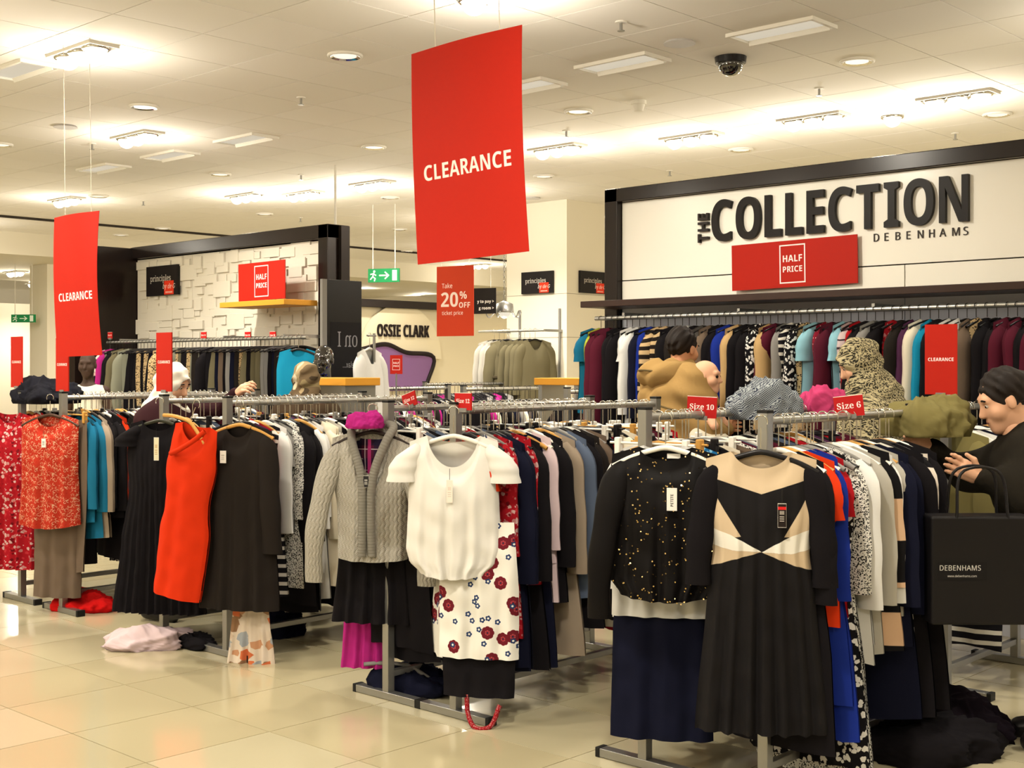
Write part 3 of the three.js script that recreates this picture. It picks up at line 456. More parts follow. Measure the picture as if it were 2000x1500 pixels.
const RACKS = [
  ['leftmost rack', -8.35, 1.5, 'clothes rack at the left photo edge, with dark feathery garments', [['dress', 'redfloral'], ['sdress', 'red'], ['jacket', 'grey'], ['dress', 'black']]],
  ['rack behind patterned red blouse', -7.78, 1.5, 'clothes rack behind the red patterned blouse', [['trousers', 'brown'], ['shirt', 'teal', 1.05], ['jacket', 'teal', 1.1], ['jacket', 'greige', 1.1], ['shirt', 'black'], ['jacket', 'black'], ['shirt', 'orange'], ['sdress', 'black'], ['jacket', 'charcoal'], ['sdress', 'abstract']]],
  ['rack behind long black dress', -6.58, 1.5, 'clothes rack behind the long black cap-sleeved dress', [['sdress', 'bwfloral', 1.05], ['sdress', 'black', 1.1], ['dress', 'black', 1.1]]],
  ['rack behind orange dress', -5.94, 1.5, 'clothes rack behind the tilted orange dress', [['sdress', 'charcoal', 1.05], ['sdress', 'purple'], ['tee', 'red'], ['sdress', 'stripes'], ['shirt', 'white'], ['tee', 'grey'], ['sdress', 'bwfine'], ['coat', 'black', 1.05], ['coat', 'black', 1.08], ['shirt', 'white', 1.3], ['sdress', 'white', 1.02], ['coat', 'cream'], ['coat', 'cream'], ['jacket', 'lgrey'], ['dress', 'black']]],
  ['rack behind grey cardigan', -4.61, 1.5, 'clothes rack behind the grey hooded cardigan', [['skirt', 'black', 1.4], ['dress', 'black', 1.1], ['jacket', 'bluegrey'], ['sdress', 'black']]],
  ['rack behind white top', -4.15, 1.5, 'clothes rack behind the plain white top', [['tee', 'orange'], ['dress', 'florals', 1.05], ['sdress', 'redfloral'], ['coat', 'navy', 1.06], ['coat', 'navy', 1.08], ['sdress', 'redfloral', .7], ['coat', 'black', 1.1], ['dress', 'navy', 1.1], ['sdress', 'palepink', .8], ['shirt', 'palepink', 1.1], ['jacket', 'black', 1.1], ['jacket', 'black'], ['coat', 'greige', 1.08], ['jacket', 'bluegrey', 1.2], ['jacket', 'bluegrey', 1.1], ['coat', 'black'], ['dress', 'black'], ['jacket', 'charcoal']]],
  ['rack behind sequinned top', -3.08, 1.45, 'clothes rack behind the black sequinned top', [['trousers', 'navy', 1.05], ['shirt', 'white', 1.1], ['trousers', 'navy'], ['sdress', 'bluepat', 1.05], ['trousers', 'black'], ['jacket', 'black'], ['jacket', 'darkgrey']]],
  ['rack behind block-panel dress', -2.53, 1.18, 'clothes rack behind the black and beige panelled dress', [['sdress', 'black', 1.1], ['tee', 'orange'], ['sdress', 'blue', .95], ['dress', 'blue', 1.08], ['tee', 'red', 1.0], ['dress', 'abstract', 1.2], ['sdress', 'bwfine', 1.25], ['dress', 'bwfine', 1.22], ['shirt', 'white', 1.25], ['shirt', 'white', 1.15], ['shirt', 'lgrey', 1.2], ['sdress', 'block', .8], ['shirt', 'white', 1.1], ['tee', 'lgrey'], ['jacket', 'navy', 1.1], ['coat', 'navy', 1.1], ['sdress', 'stripes'], ['coat', 'black', 1.1], ['shirt', 'bands', 1.05], ['shirt', 'bands', 1.1], ['coat', 'black', 1.1]]],
];
for (const [desc, x, len, label, list] of RACKS) { rack(label, x, RZ, len); fillRack(desc, x, RZ, len, list, POOL); }
rack('clothes rack behind the woman in patterned headscarf', -2.72, -5.98, .85); fillRack('rack with the right-hand clearance sign', -2.72, -5.98, .85, [['jacket', 'olive'], ['shirt', 'white']], POOL, .07);

// signs standing on racks
function railSign(text, label, px, py, w, h, z, x, draw, tilt = 0, yaw = 0) {
  const p = x ? onX(px, py, x) : onZ(px, py, z), g = sign(text, label, w, h, p, yaw, draw, { both: true, back: M.red, res: 1600, tilt });
  part('holder', box(.05, .018, .016, 0, -h / 2, 0), M.greyPlastic, g); const drop = p.y - h / 2 - (RAIL + .01); if (drop > .01) part('stem', cyl(.006, drop, 0, -h / 2 - drop / 2, 0, 8), M.clear, g);
}
railSign('clearance_sign', 'red clearance sign on the leftmost rack', 33, 707, .165, .345, RZ, 0, clearance(.5));
railSign('clearance_sign', 'red clearance sign below the left hanging banner, on a rack', 122, 712, .165, .345, RZ, 0, clearance(.5));
railSign('clearance_sign', 'red clearance sign in front of the white-scarfed woman', 321, 707, .165, .345, RZ - .02, 0, clearance(.5));
railSign('clearance_sign', 'red clearance sign at right beside the maroon clothes', 1838, 702, .165, .345, -6.03, 0, clearance(.5));
railSign('size_sign', 'tilted red Size 12 rail sign', 800, 781, .095, .07, 0, -4.61, sizeSign('Size 12'), .3);
railSign('size_sign', 'upright red Size 12 rail sign above the white top', 905, 784, .105, .078, RZ, 0, sizeSign('Size 12'));
railSign('size_sign', 'red Size 10 rail sign above the sequinned top', 1371, 795, .125, .09, 0, -3.08, sizeSign('Size 10'), -.05, .4);
railSign('size_sign', 'red Size 6 rail sign by the pink heap', 1658, 793, .115, .085, 0, -2.53, sizeSign('Size 6'), .12, .4);

// ---------------------------------------------------------------- garments on show at the rack ends
function priceTag(parent, x, y, z, w, h, draw, label, mat) {
  const g = part('price_tag', box(w, h, .002), mat || M.white, parent, [x, y, z]); if (label) g.userData.label = label;
  if (draw) part('tag_print', new THREE.PlaneGeometry(w * .96, h * .96), printMat(w, h, draw, 3000), g, [0, 0, .0016]);
  part('string', cyl(.0012, .05, 0, h / 2 + .024, 0, 5), M.cap, g);
}
const barTag = (bg, fg, band) => (c, w, h) => { c.fillStyle = bg; c.fillRect(0, 0, w, h); c.fillStyle = fg; for (let i = 0; i < 14; i++) c.fillRect(w * .2 + i * w * .04, h * .3, w * (.01 + .015 * (i % 3 ? 1 : 0)), h * .16); for (let i = 0; i < 3; i++) c.fillRect(w * .2, h * (.54 + i * .09), w * .55, h * .03); if (band) { c.fillStyle = band; c.fillRect(0, h * .12, w, h * .13); } };
function show(name, label, cat, px, z, railY, yaw, opt) {      // px: where its hanger stands across the photograph
  const p = onZ(px, 800, z); const g = thing(name, label, cat, [p.x, railY - .105, p.z], yaw);
  const body = part('body', cloth({ cols: 40, rows: 44, ...opt }), opt.mat, g);
  if (opt.sl) { const [len, r0, r1, out = .1, fwd = .03, flat = .55] = opt.sl, W = opt.prof[0][1], sy = -(opt.slope ?? .3) * (W - (opt.neckW || .075)) - (opt.sl[0] > .3 ? .014 : 0); for (const s of [1, -1]) part('sleeve', sleeveGeo(s, W, sy, len, r0, r1, out, fwd, flat, 22, 20), opt.slMat || opt.mat, g); }
  return g;
}
const showHanger = (label, px, z, railY, yaw, mat) => { const p = onZ(px, 800, z); return hanger(p.x, railY, p.z, yaw, mat, false, label); };
const FZ = RZ + .09, YW = .55;
{ // panelled dress
  const art = printMat(.5, 1.0, (c, w, h) => {
    c.fillStyle = '#100e10'; c.fillRect(0, 0, w, h); const P = (col, ...pts) => { c.fillStyle = col; c.beginPath(); pts.forEach(([x, y], i) => c[i ? 'lineTo' : 'moveTo'](x * w, y * h)); c.fill(); };
    P('#b9a58a', [0, 0], [1, 0], [1, .055], [.9, .1], [.62, .135], [.5, .15], [.38, .135], [.1, .1], [0, .055]);
    P('#b9a58a', [0, .16], [.08, .15], [.3, .3], [0, .31]); P('#b9a58a', [1, .16], [.92, .15], [.72, .3], [1, .3]);
    P('#dcd8ce', [0, .27], [.2, .295], [.5, .352], [.2, .35], [0, .335]); P('#dcd8ce', [1, .27], [.8, .295], [.5, .352], [.8, .36], [1, .345]);
    P('#b9a58a', [0, .335], [.2, .35], [.5, .352], [.2, .385], [0, .41]); P('#b9a58a', [1, .345], [.8, .36], [.5, .352], [.82, .4], [1, .42]);
  }, 1200); art.side = THREE.DoubleSide; art.roughness = .85;
  const d = show('panelled_dress', 'black dress with beige and white bow-shaped panels on black hanger', 'dress', 1486, FZ, RAIL, YW + .05, { L: 1.0, prof: [[0, .195], [-.1, .195], [-.2, .195], [-.36, .17], [-.5, .19], [-1.0, .235]], T: .07, folds: 7, amp: .02, dropF: .06, neckW: .1, fitUV: true, mat: art, sl: [.43, .048, .044, .12], slMat: fab('black') });
  priceTag(d, .07, -.22, .085, .03, .085, barTag('#1a1210', '#d8d0c8', '#b81c1c'), 'dark price tag with a red band');
  showHanger('black plastic hanger carrying the panelled dress', 1486, FZ, RAIL, YW, M.blackPlastic);
}
{ // sequinned top
  const seqMat = fab('black', { color: 0x0d0b0c, roughness: .5 });
  const t = show('sequinned_blouse', 'black sheer long-sleeved top covered in sequins on white hanger', 'top', 1300, FZ + .03, RAIL, YW, { L: .56, prof: [[0, .2], [-.15, .215], [-.35, .2], [-.5, .21], [-.56, .17]], T: .06, folds: 5, amp: .012, hem: -.02, dropF: .05, neckW: .1, mat: seqMat, sl: [.6, .06, .042, .13, .05] });
  const N = 280, im = new THREE.InstancedMesh(new THREE.CircleGeometry(.0032, 6), std(0xe6c888, .2, 1), N), o = new THREE.Object3D();
  const bp = t.children[0].geometry.attributes.position, nrm = t.children[0].geometry.attributes.normal, half = bp.count / 2;
  for (let i = 0; i < N; i++) { const q = Math.floor(rnd() * half), cl = Math.sin(bp.getX(q) * 31) * Math.sin(bp.getY(q) * 27); if (cl < -.2 && rnd() < .7) { i--; continue; } o.position.set(bp.getX(q) + rr(-.006, .006), bp.getY(q) + rr(-.008, .008), bp.getZ(q) + .004); o.rotation.set(rr(-.7, .7), rr(-.7, .7), 0); o.updateMatrix(); im.setMatrixAt(i, o.matrix); }
  im.name = 'sequins'; im.userData.kind = 'stuff'; t.add(im);
  priceTag(t, .03, -.19, .08, .038, .085, (c, w, h) => { c.fillStyle = '#e6e2da'; c.fillRect(0, 0, w, h); c.save(); c.translate(w / 2, h * .55); c.rotate(-Math.PI / 2); c.fillStyle = '#222'; c.textAlign = 'center'; c.textBaseline = 'middle'; fit(c, 'PETITE', 0, 0, h * .6, w * .5); c.restore(); }, 'white tag reading petite');
  part('neck_label', box(.05, .018, .002), M.white, t, [.03, -.035, -.01]);
  showHanger('white plastic hanger carrying the sequinned top', 1300, FZ + .03, RAIL, YW, M.whitePlastic);
  const ws = show('white_shirt', 'white long top showing below the sequinned top', 'top', 1296, FZ - .045, RAIL, YW, { L: .66, prof: [[0, .19], [-.2, .2], [-.66, .2]], T: .035, folds: 4, amp: .008, mat: fab('white') });
  const tr = show('navy_trousers', 'dark navy wide trousers under the sequinned top', 'trousers', 1292, FZ - .07, RAIL - .42, YW, { L: .72, prof: [[0, .16], [-.3, .19], [-.72, .2]], T: .04, folds: 3, amp: .01, neckW: .15, slope: 0, dropF: .002, dropB: .002, mat: fab('navy') });
}
{ // white top
  const t = show('white_blouse', 'plain white cap-sleeved top with scoop neck on cream hanger', 'top', 886, FZ, RAIL - .0, YW + .05, { L: .61, prof: [[0, .2], [-.14, .2], [-.3, .205], [-.5, .215], [-.56, .2], [-.61, .15]], T: .075, folds: 5, amp: .012, hem: -.02, dropF: .14, dropB: .03, neckW: .115, slope: .35, mat: fab('white', { color: 0xdad7d0 }), sl: [.17, .058, .07, .36, .01, .75] });
  priceTag(t, .0, -.24, .088, .028, .1, barTag('#e8dcd0', '#c9b8aa'), 'pale pink price tag');
  showHanger('cream plastic hanger carrying the white top', 886, FZ, RAIL, YW, M.whitePlastic);
  const sk = show('floral_skirt', 'white skirt with dark red flowers and black hem below white top', 'skirt', 935, FZ - .06, RAIL - .38, YW, { L: .60, prof: [[0, .16], [-.3, .18], [-.6, .18]], T: .035, folds: 3, amp: .01, neckW: .15, slope: 0, dropF: .002, dropB: .002, mat: fab('florals') });
  part('hem_band', cloth({ L: .17, prof: [[0, .165], [-.17, .16]], T: .04, folds: 3, amp: .006, neckW: .15, slope: 0, dropF: .002, dropB: .002, cols: 24, rows: 8 }), fab('black'), sk, [0, -.6, 0]);
  part('tie', tube([[-.05, -.76, .02], [-.04, -.85, .03], [0, -.895, .06], [.06, -.89, .05], [.1, -.8, .02]], .011, 30, 6), fab('redfloral'), sk);
}
{ // hooded cardigan
  const cm = fab('lgrey', { color: 0xa09c92, bumpMap: cableBump, bumpScale: .006 });
  const t = show('cardigan', 'grey cable-knit hooded cardigan with plaid lining on dark hanger', 'cardigan', 728, FZ, RAIL, YW, { L: .6, prof: [[0, .2], [-.15, .2], [-.4, .175], [-.6, .17]], T: .075, folds: 3, amp: .008, dropF: .2, dropB: .01, neckW: .085, hem: -.01, mat: cm, sl: [.66, .06, .042, .16, .06] });
  part('lining', cloth({ L: .2, prof: [[0, .09], [-.2, .05]], T: .01, dropF: .01, neckW: .08, cols: 16, rows: 10 }), fab('plaid'), t, [0, -.03, -.02]);
  for (const s of [-1, 1]) part('hood_edge', tube([[s * .06, .03, -.05], [s * .1, .02, -.01], [s * .085, -.04, .055], [s * .03, -.2, .085], [s * .02, -.4, .09], [s * .025, -.58, .085]], .02, 40, 10), cm, t);
  part('hood', cloth({ L: .17, prof: [[0, .1], [-.17, .12]], T: .045, dropF: .02, neckW: .09, cols: 16, rows: 10 }), cm, t, [0, .035, -.06]);
  priceTag(t, .0, -.23, .1, .028, .055, barTag('#222022', '#e6e2da'), 'black and white price tag');
  showHanger('dark brown hanger carrying the grey cardigan', 728, FZ, RAIL, YW, std(0x241a18, .35));
  show('black_skirt', 'black flared skirt under the grey cardigan', 'skirt', 735, FZ - .07, RAIL - .42, YW, { L: .5, prof: [[0, .15], [-.2, .19], [-.5, .22]], T: .05, folds: 6, amp: .016, neckW: .145, slope: 0, dropF: .002, dropB: .002, mat: fab('black') });
  show('magenta_dress', 'magenta sheer garment hanging below the black skirt', 'dress', 712, FZ - .1, RAIL - .85, YW, { L: .31, prof: [[0, .1], [-.31, .12]], T: .03, folds: 4, amp: .012, neckW: .09, slope: 0, dropF: .002, dropB: .002, mat: fab('magenta') });
}
{ // orange dress, charcoal tunic, long black dress
  const o = show('orange_dress', 'bright orange sleeveless dress hanging tilted on wooden hanger', 'dress', 384, FZ + .16, RAIL, YW - .25, { L: .93, prof: [[0, .14], [-.12, .15], [-.22, .165], [-.42, .14], [-.6, .165], [-.93, .155]], T: .06, folds: 2, amp: .008, dropF: .09, neckW: .085, mat: fab('orange', { color: 0xb82c0e }) }); o.rotation.z = -.14; part('shoulder_knot', tube([[.1, -.02, .05], [.06, -.07, .075], [-.02, -.13, .08], [-.1, -.17, .06]], .014, 24, 8), fab('orange', { color: 0xb82c0e }), o);
  showHanger('tilted wooden hanger carrying the orange dress', 384, FZ + .16, RAIL, YW - .4, M.wood).rotation.z = -.5;
  const c = show('charcoal_tunic', 'charcoal wool coat-dress with long sleeves beside the orange dress', 'dress', 468, FZ - .01, RAIL, YW - .1, { L: .98, prof: [[0, .19], [-.2, .205], [-.45, .2], [-.98, .235]], T: .07, folds: 4, amp: .014, dropF: .07, mat: fab('charcoal'), sl: [.62, .062, .055, .08, .04] });
  priceTag(c, -.05, -.17, .085, .036, .065, barTag('#ded8d0', '#8a8078'), 'white paper price tag');
  showHanger('wooden hanger carrying the charcoal coat-dress', 468, FZ - .01, RAIL, YW - .1, M.wood);
  const b = show('black_dress', 'long black cap-sleeved dress with pleated hem and red neck label', 'dress', 312, FZ, RAIL, YW, { L: 1.1, prof: [[0, .18], [-.2, .2], [-.4, .185], [-.7, .24], [-1.1, .29]], T: .06, folds: 12, amp: .018, dropF: .06, dropB: .02, neckW: .1, mat: fab('black'), sl: [.12, .07, .08, .4, .01, .7] });
  part('neck_label', box(.055, .02, .002), M.red, b, [.01, -.04, -.03]); priceTag(b, .02, -.16, .08, .03, .13, barTag('#d8d4b4', '#b08a50'), 'long cream price tag');
  showHanger('dark olive hanger carrying the long black dress', 312, FZ, RAIL, YW, std(0x2a2a1e, .4));
  show('patterned_scarf_dress', 'cream floral scarf-like dress hanging below the charcoal coat-dress', 'dress', 490, FZ - .08, .42, YW, { L: .36, prof: [[0, .1], [-.36, .14]], T: .03, folds: 4, amp: .016, neckW: .09, slope: 0, dropF: .002, dropB: .002, mat: fab('scarf') });
}
{ // patterned blouse
  const t = show('patterned_blouse', 'red and cream patterned sleeveless blouse at the left', 'blouse', 98, FZ, RAIL, YW, { L: .7, prof: [[0, .2], [-.15, .2], [-.4, .2], [-.7, .215]], T: .06, folds: 4, amp: .012, dropF: .08, neckW: .09, mat: fab('paisley'), hem: -.03 });
  priceTag(t, .0, -.18, .075, .03, .055, barTag('#e6e2da', '#333'), 'white price tag');
  showHanger('dark hanger carrying the red patterned blouse', 98, FZ, RAIL, YW, std(0x3a2418, .4));
  show('brown_trousers', 'grey-brown trousers under the red patterned blouse', 'trousers', 112, FZ - .06, RAIL - .5, YW, { L: .68, prof: [[0, .16], [-.68, .17]], T: .045, folds: 3, amp: .01, neckW: .15, slope: 0, dropF: .002, dropB: .002, mat: fab('brown') });
  show('red_scarf_dress', 'red floral long dress at the left photo edge', 'dress', 18, FZ, RAIL, YW, { L: 1.05, prof: [[0, .17], [-.2, .19], [-1.05, .2]], T: .05, folds: 5, amp: .016, mat: fab('redfloral') });
}
// ---------------------------------------------------------------- heaps: cloth lying on rails and on the floor
function heap(name, label, cat, p, sx, sy, sz, mat, yaw = 0, s0 = 1) {
  const g = new THREE.SphereGeometry(1, 72, 36), a = g.attributes.position;
  for (let i = 0; i < a.count; i++) { let x = a.getX(i), y = a.getY(i), z = a.getZ(i); const fold = (q, k) => Math.pow(1 - Math.abs(Math.sin(q)), 2) * k, n = Math.sin(x * 3 + s0 * 3 + z * 2) * .16 + Math.sin(x * 2 - z * 5 + s0) * .1 + fold(x * 5 + z * 4 + Math.sin(z * 4 + s0) + s0, .13) + fold(z * 8 - x * 4 + y * 3 + 1.3 * Math.sin(x * 5 + s0), .09) + fold(x * 11 + z * 3 - y * 6 + Math.sin(z * 7), .05) - .08; const r = 1 + n; y = Math.max(y, -.35); a.setXYZ(i, x * r * sx, (y + .35) / 1.35 * r * sy, z * r * sz); }
  const q = g.attributes.uv; for (let i = 0; i < q.count; i++) q.setXY(i, a.getX(i) + a.getZ(i) * .4, a.getY(i) + a.getZ(i) * .6);
  g.computeVertexNormals(); const m = single(name, g, mat, label, cat, p.toArray()); m.rotation.y = yaw; return m;
}
heap('folded_coat', 'grey herringbone coat draped over the rail beside the man', 'coat', onX(1490, 812, -3.08).setY(RAIL - .03), .13, .16, .24, fab('herring'), .1, 2);
heap('pink_garment', 'pink knitted garment heaped on the rail by Size 6 sign', 'garment', onX(1603, 812, -3.08).setY(RAIL - .02), .1, .12, .16, fab('pink'), .2, 4);
heap('olive_coat', 'olive green coat draped over the rail end at right', 'coat', onX(1800, 860, -2.5).setY(RAIL - .1), .17, .17, .17, fab('olive'), .3, 6);
heap('feathery_scarf', 'black feathery garment heaped on top of the left rack', 'garment', onZ(85, 800, RZ - .12).setY(RAIL - .05), .22, .16, .2, fab('navy', { color: 0x15151c }), 0, 3);
heap('magenta_scarf', 'magenta scarf bunched on the rail above the grey cardigan', 'scarf', onX(715, 820, -4.61).setY(RAIL - .09), .07, .07, .09, fab('magenta'), 0, 5);
const onFloor = (px, py) => onY(px, py, 0);
heap('red_garment', 'crumpled red garment on the floor by the left rack foot', 'garment', onFloor(170, 1190), .22, .11, .16, fab('red', { color: 0xb81212 }), .4, 1);
heap('pale_garment', 'crumpled pale pink garment on the floor', 'garment', onFloor(285, 1262), .28, .1, .17, fab('palepink'), .6, 2.4);
heap('black_belt_heap', 'crumpled black garment on the floor by the pale heap', 'garment', onFloor(375, 1262), .16, .07, .1, fab('black'), .3, 3.3);
heap('dark_bundle', 'dark patterned bundle on the floor right of the floral dress', 'garment', onFloor(545, 1240), .13, .14, .12, fab('navy'), .3, 4.1);
heap('navy_garment', 'crumpled navy garment with hanger on the floor', 'garment', onFloor(812, 1352), .2, .13, .13, fab('navy'), .5, 5.2);
heap('black_garment', 'crumpled black garment on the floor at bottom right', 'garment', onFloor(1780, 1470), .3, .15, .2, fab('black'), .5, 6.1);
heap('dark_bundle', 'elongated dark garment on the floor beside the woman in dark coat', 'garment', onFloor(1885, 1425), .28, .14, .1, fab('purple', { color: 0x150f16 }), -.3, 7.1);
{ const q = onFloor(810, 1345), h = hanger(q.x, .2, q.z, .6, M.greyPlastic, false, 'grey hanger lying on the crumpled navy garment'); h.rotation.set(-1.1, .6, .4); }

// ---------------------------------------------------------------- wall rails
function wallRail(desc, label, xa, xb, y, z, list, pool, step, shelfY, left) {
  const g = thing('wall_rail', label, 'rail', [0, 0, 0]);
  part('rail', cyl(.0155, xb - xa, 0, 0, 0, 14).rotateZ(Math.PI / 2).translate((xa + xb) / 2, y, z), M.rail, g);
  for (let x = xa + .25; x < xb; x += .95) part('bracket', box(.02, .03, Math.abs(z - WZ) + .0, x, y + .02, (z + WZ) / 2), M.steel, g);
  let n = 0; for (let x = xa + .05; x < xb - .04; x += step * rr(.85, 1.15), n++) {
    const it = list[n] || [pick(pool[0]), pick(pool[1])], [k, c] = it, yaw = Math.PI / 2 + rr(-.12, .12) - .12;
    farHanger(x, y, z, yaw, .7);
    garment(k, c, x, y, z, yaw, `${WORD[c]} ${KIND[k].word}, ${nth(n)} from the left on the ${desc}`, null, it[2] || rr(.9, 1.08)).position.y += .04;
  }
}
{ const a = onZ(1174, 622, -7.08);
  wallRail('rail under the lettered wall', 'long wall rail full of clothes under the lettered wall', a.x - .05, -2.35, a.y, -7.08, [['tee', 'teal'], ['shirt', 'lime'], ['coat', 'burgundy'], ['coat', 'burgundy'], ['coat', 'black'], ['coat', 'black'], ['tee', 'white'], ['shirt', 'white'], ['jacket', 'navy'], ['sdress', 'blue'], ['coat', 'tanstripes'], ['sdress', 'tanstripes'], ['coat', 'black'], ['jacket', 'charcoal'], ['shirt', 'white'], ['coat', 'black'], ['jacket', 'darkgrey'], ['coat', 'brown'], ['sdress', 'black'], ['jacket', 'black'], ['jacket', 'blue'], ['coat', 'tan'], ['coat', 'black'], ['coat', 'black'], ['sdress', 'abstract'], ['coat', 'tan'], ['jacket', 'burgundy'], ['shirt', 'grey'], ['sdress', 'stripes'], ['sdress', 'abstract'], ['dress', 'leopard'], ['tee', 'ltblue'], ['sdress', 'dots'], ['coat', 'burgundy'], ['tee', 'ltblue'], ['tee', 'pinkstripes'], ['sdress', 'red'], ['coat', 'black'], ['jacket', 'grey'], ['coat', 'black'], ['dress', 'redfloral'], ['coat', 'charcoal'], ['sdress', 'purple'], ['shirt', 'cream'], ['jacket', 'turquoise'], ['coat', 'black'], ['shirt', 'white'], ['jacket', 'white'], ['coat', 'brown'], ['dress', 'leopard'], ['coat', 'black'], ['coat', 'black'], ['coat', 'burgundy'], ['coat', 'burgundy'], ['coat', 'black'], ['coat', 'burgundy'], ['coat', 'black'], ['shirt', 'bands']], [['coat', 'sdress', 'jacket'], ['black', 'burgundy', 'black', 'charcoal']], .058); }
{ const a = onZ(210, 669, -7.0), b = onZ(600, 662, -7.0);
  wallRail('rail below the textured wall', 'wall rail full of trousers below the textured wall', a.x, b.x, a.y, -7.0, [['trousers', 'black'], ['trousers', 'black'], ['sdress', 'bwfloral'], ['shirt', 'magenta'], ['trousers', 'sage'], ['jacket', 'black']], [['trousers', 'trousers', 'trousers', 'skirt', 'jacket'], ['black', 'charcoal', 'black', 'sage', 'grey', 'navy', 'black', 'leopard', 'khaki', 'brown', 'charcoal', 'black']], .062);
  const t = onZ(583, 700, -6.8); hanger(t.x, a.y, t.z, .5, M.blackPlastic, false, 'black hanger carrying the turquoise top'); garment('top', 'turquoise', t.x, a.y, t.z, .55, 'turquoise sleeveless top facing front at the trouser rail end'); 
  for (const [px, tx] of [[215, 'far left end'], [398, 'middle'], [484, 'right of the middle'], [533, 'right end']]) railSign('size_sign', `small red size sign at the ${tx} of the trouser rail`, px, 655, .09, .07, -7.0, 0, sizeSign('Size 10'));
}
{ // coats on the column
  const y = onZ(1020, 646, cornerP.z + .35).y, z = cornerP.z + .35, xa = cornerP.x - 1.15, xb = cornerP.x - .05, g = thing('wall_rail', 'short rail of grey coats on the column', 'rail', [0, 0, 0]);
  part('rail', cyl(.015, xb - xa, 0, 0, 0, 14).rotateZ(Math.PI / 2).translate((xa + xb) / 2, y, z), M.rail, g); for (const x of [xa + .2, xb - .03]) part('bracket', box(.025, .03, .35, x, y, z - .175), M.steel, g);
  for (const px of [1015, 1093]) { const p = onZ(px, 700, cornerP.z + .01); part('slot_strip', box(.03, 1.6, .012, p.x, 1.5, p.z), M.greyPlastic, g); }
  for (let i = 0; i < 9; i++) { const x = xa + .27 + i * .085, c = i < 4 ? 'lgrey' : 'khaki', yaw = i === 4 ? .5 : Math.PI / 2 - .35; hanger(x, y, z + (i === 4 ? .12 : 0), yaw, M.blackPlastic, false, 'dark hanger on the column rail', 'hangers on the column rail'); const o = garment('coat', c, x, y, z + (i === 4 ? .12 : 0), yaw, i === 4 ? 'khaki double-breasted coat facing front on the column rail' : `${WORD[c]} coat, ${nth(i)} from the left on the column rail`); if (i === 4) { part('belt', rbox(.42, .035, .13, .01), fab('khaki', { color: 0x40392b }), o, [0, -.46, 0]); for (let k = 0; k < 6; k++) part('button', cyl(.011, .006, 0, 0, 0, 12).rotateX(Math.PI / 2), M.cap, o, [(k % 2 ? .05 : -.05), -.24 - Math.floor(k / 2) * .12, .076]); for (const s of [-1, 1]) part('lapel', box(.07, .17, .008), fab('khaki'), o, [s * .055, -.1, .066]).rotation.z = s * .35; } }
}
// racks in the passage behind
for (const [d, px, D, len, yaw, lb] of [['passage rack by the wooden shelf', 905, 11.4, 1.1, .3, 'far clothes rack left of the grey coats'], ['passage rack by the white coat', 735, 11.6, .9, .3, 'far clothes rack beside the dark glass panel'], ['passage rack by the lamp', 830, 14.5, 1.3, .3, 'farthest clothes rack under the arched sign'], ['passage rack by the burgundy coats', 1108, 10.2, .8, 0, 'far clothes rack left of the burgundy puffer coats']]) {
  const p = ray(px, 800, D); rack(lb, p.x, p.z, len); fillRack(d, p.x, p.z, len, [], [['jacket', 'shirt', 'coat', 'tee'], ['black', 'charcoal', 'cream', 'black', 'grey', 'white', 'magenta', 'navy']], .055, .06, true);
}
{ const p = ray(722, 700, 10.8); hanger(p.x, 1.85, p.z, 1.95, M.whitePlastic, false, 'white hanger carrying the long white coat'); garment('coat', 'white', p.x, 1.85, p.z, 1.95, 'long white coat hanging beside the dark glass panel', null, 1.0);
  single('coat_hook_stand', merge([cyl(.012, 1.87, 0, .935, 0, 10), cyl(.15, .02, 0, .01, 0, 24), cyl(.008, .1, 0, 0, 0, 8).rotateX(Math.PI / 2).translate(0, 1.85, .03)]), M.steel, 'slim steel stand holding the white coat', 'stand', [p.x, 0, p.z - .05]);
  for (const [px, D, tx] of [[668, 9.9, 'beside the dark glass panel'], [1112, 10.9, 'left of the burgundy coats']]) { const q = ray(px, 745, D), g = thing('wooden_counter', 'yellow wooden counter top ' + tx, 'counter', [q.x, 0, q.z], 0); part('top', rbox(.5, .06, .35, .006, 0, q.y, 0), M.shelfWood, g); part('leg', box(.04, q.y - .03, .3, -.2, (q.y - .03) / 2, 0), M.steel, g); part('leg', box(.04, q.y - .03, .3, .2, (q.y - .03) / 2, 0), M.steel, g); }
  const hs = ray(774, 712, 11.5); sign('half_price_sign', 'small red half price sign in the passage', .12, .17, hs, .4, halfPrice, { both: true });
  single('sign_post', cyl(.008, hs.y - .08, hs.x, (hs.y - .08) / 2, hs.z, 8), M.steel, 'thin post under the small half price sign', 'post');
}

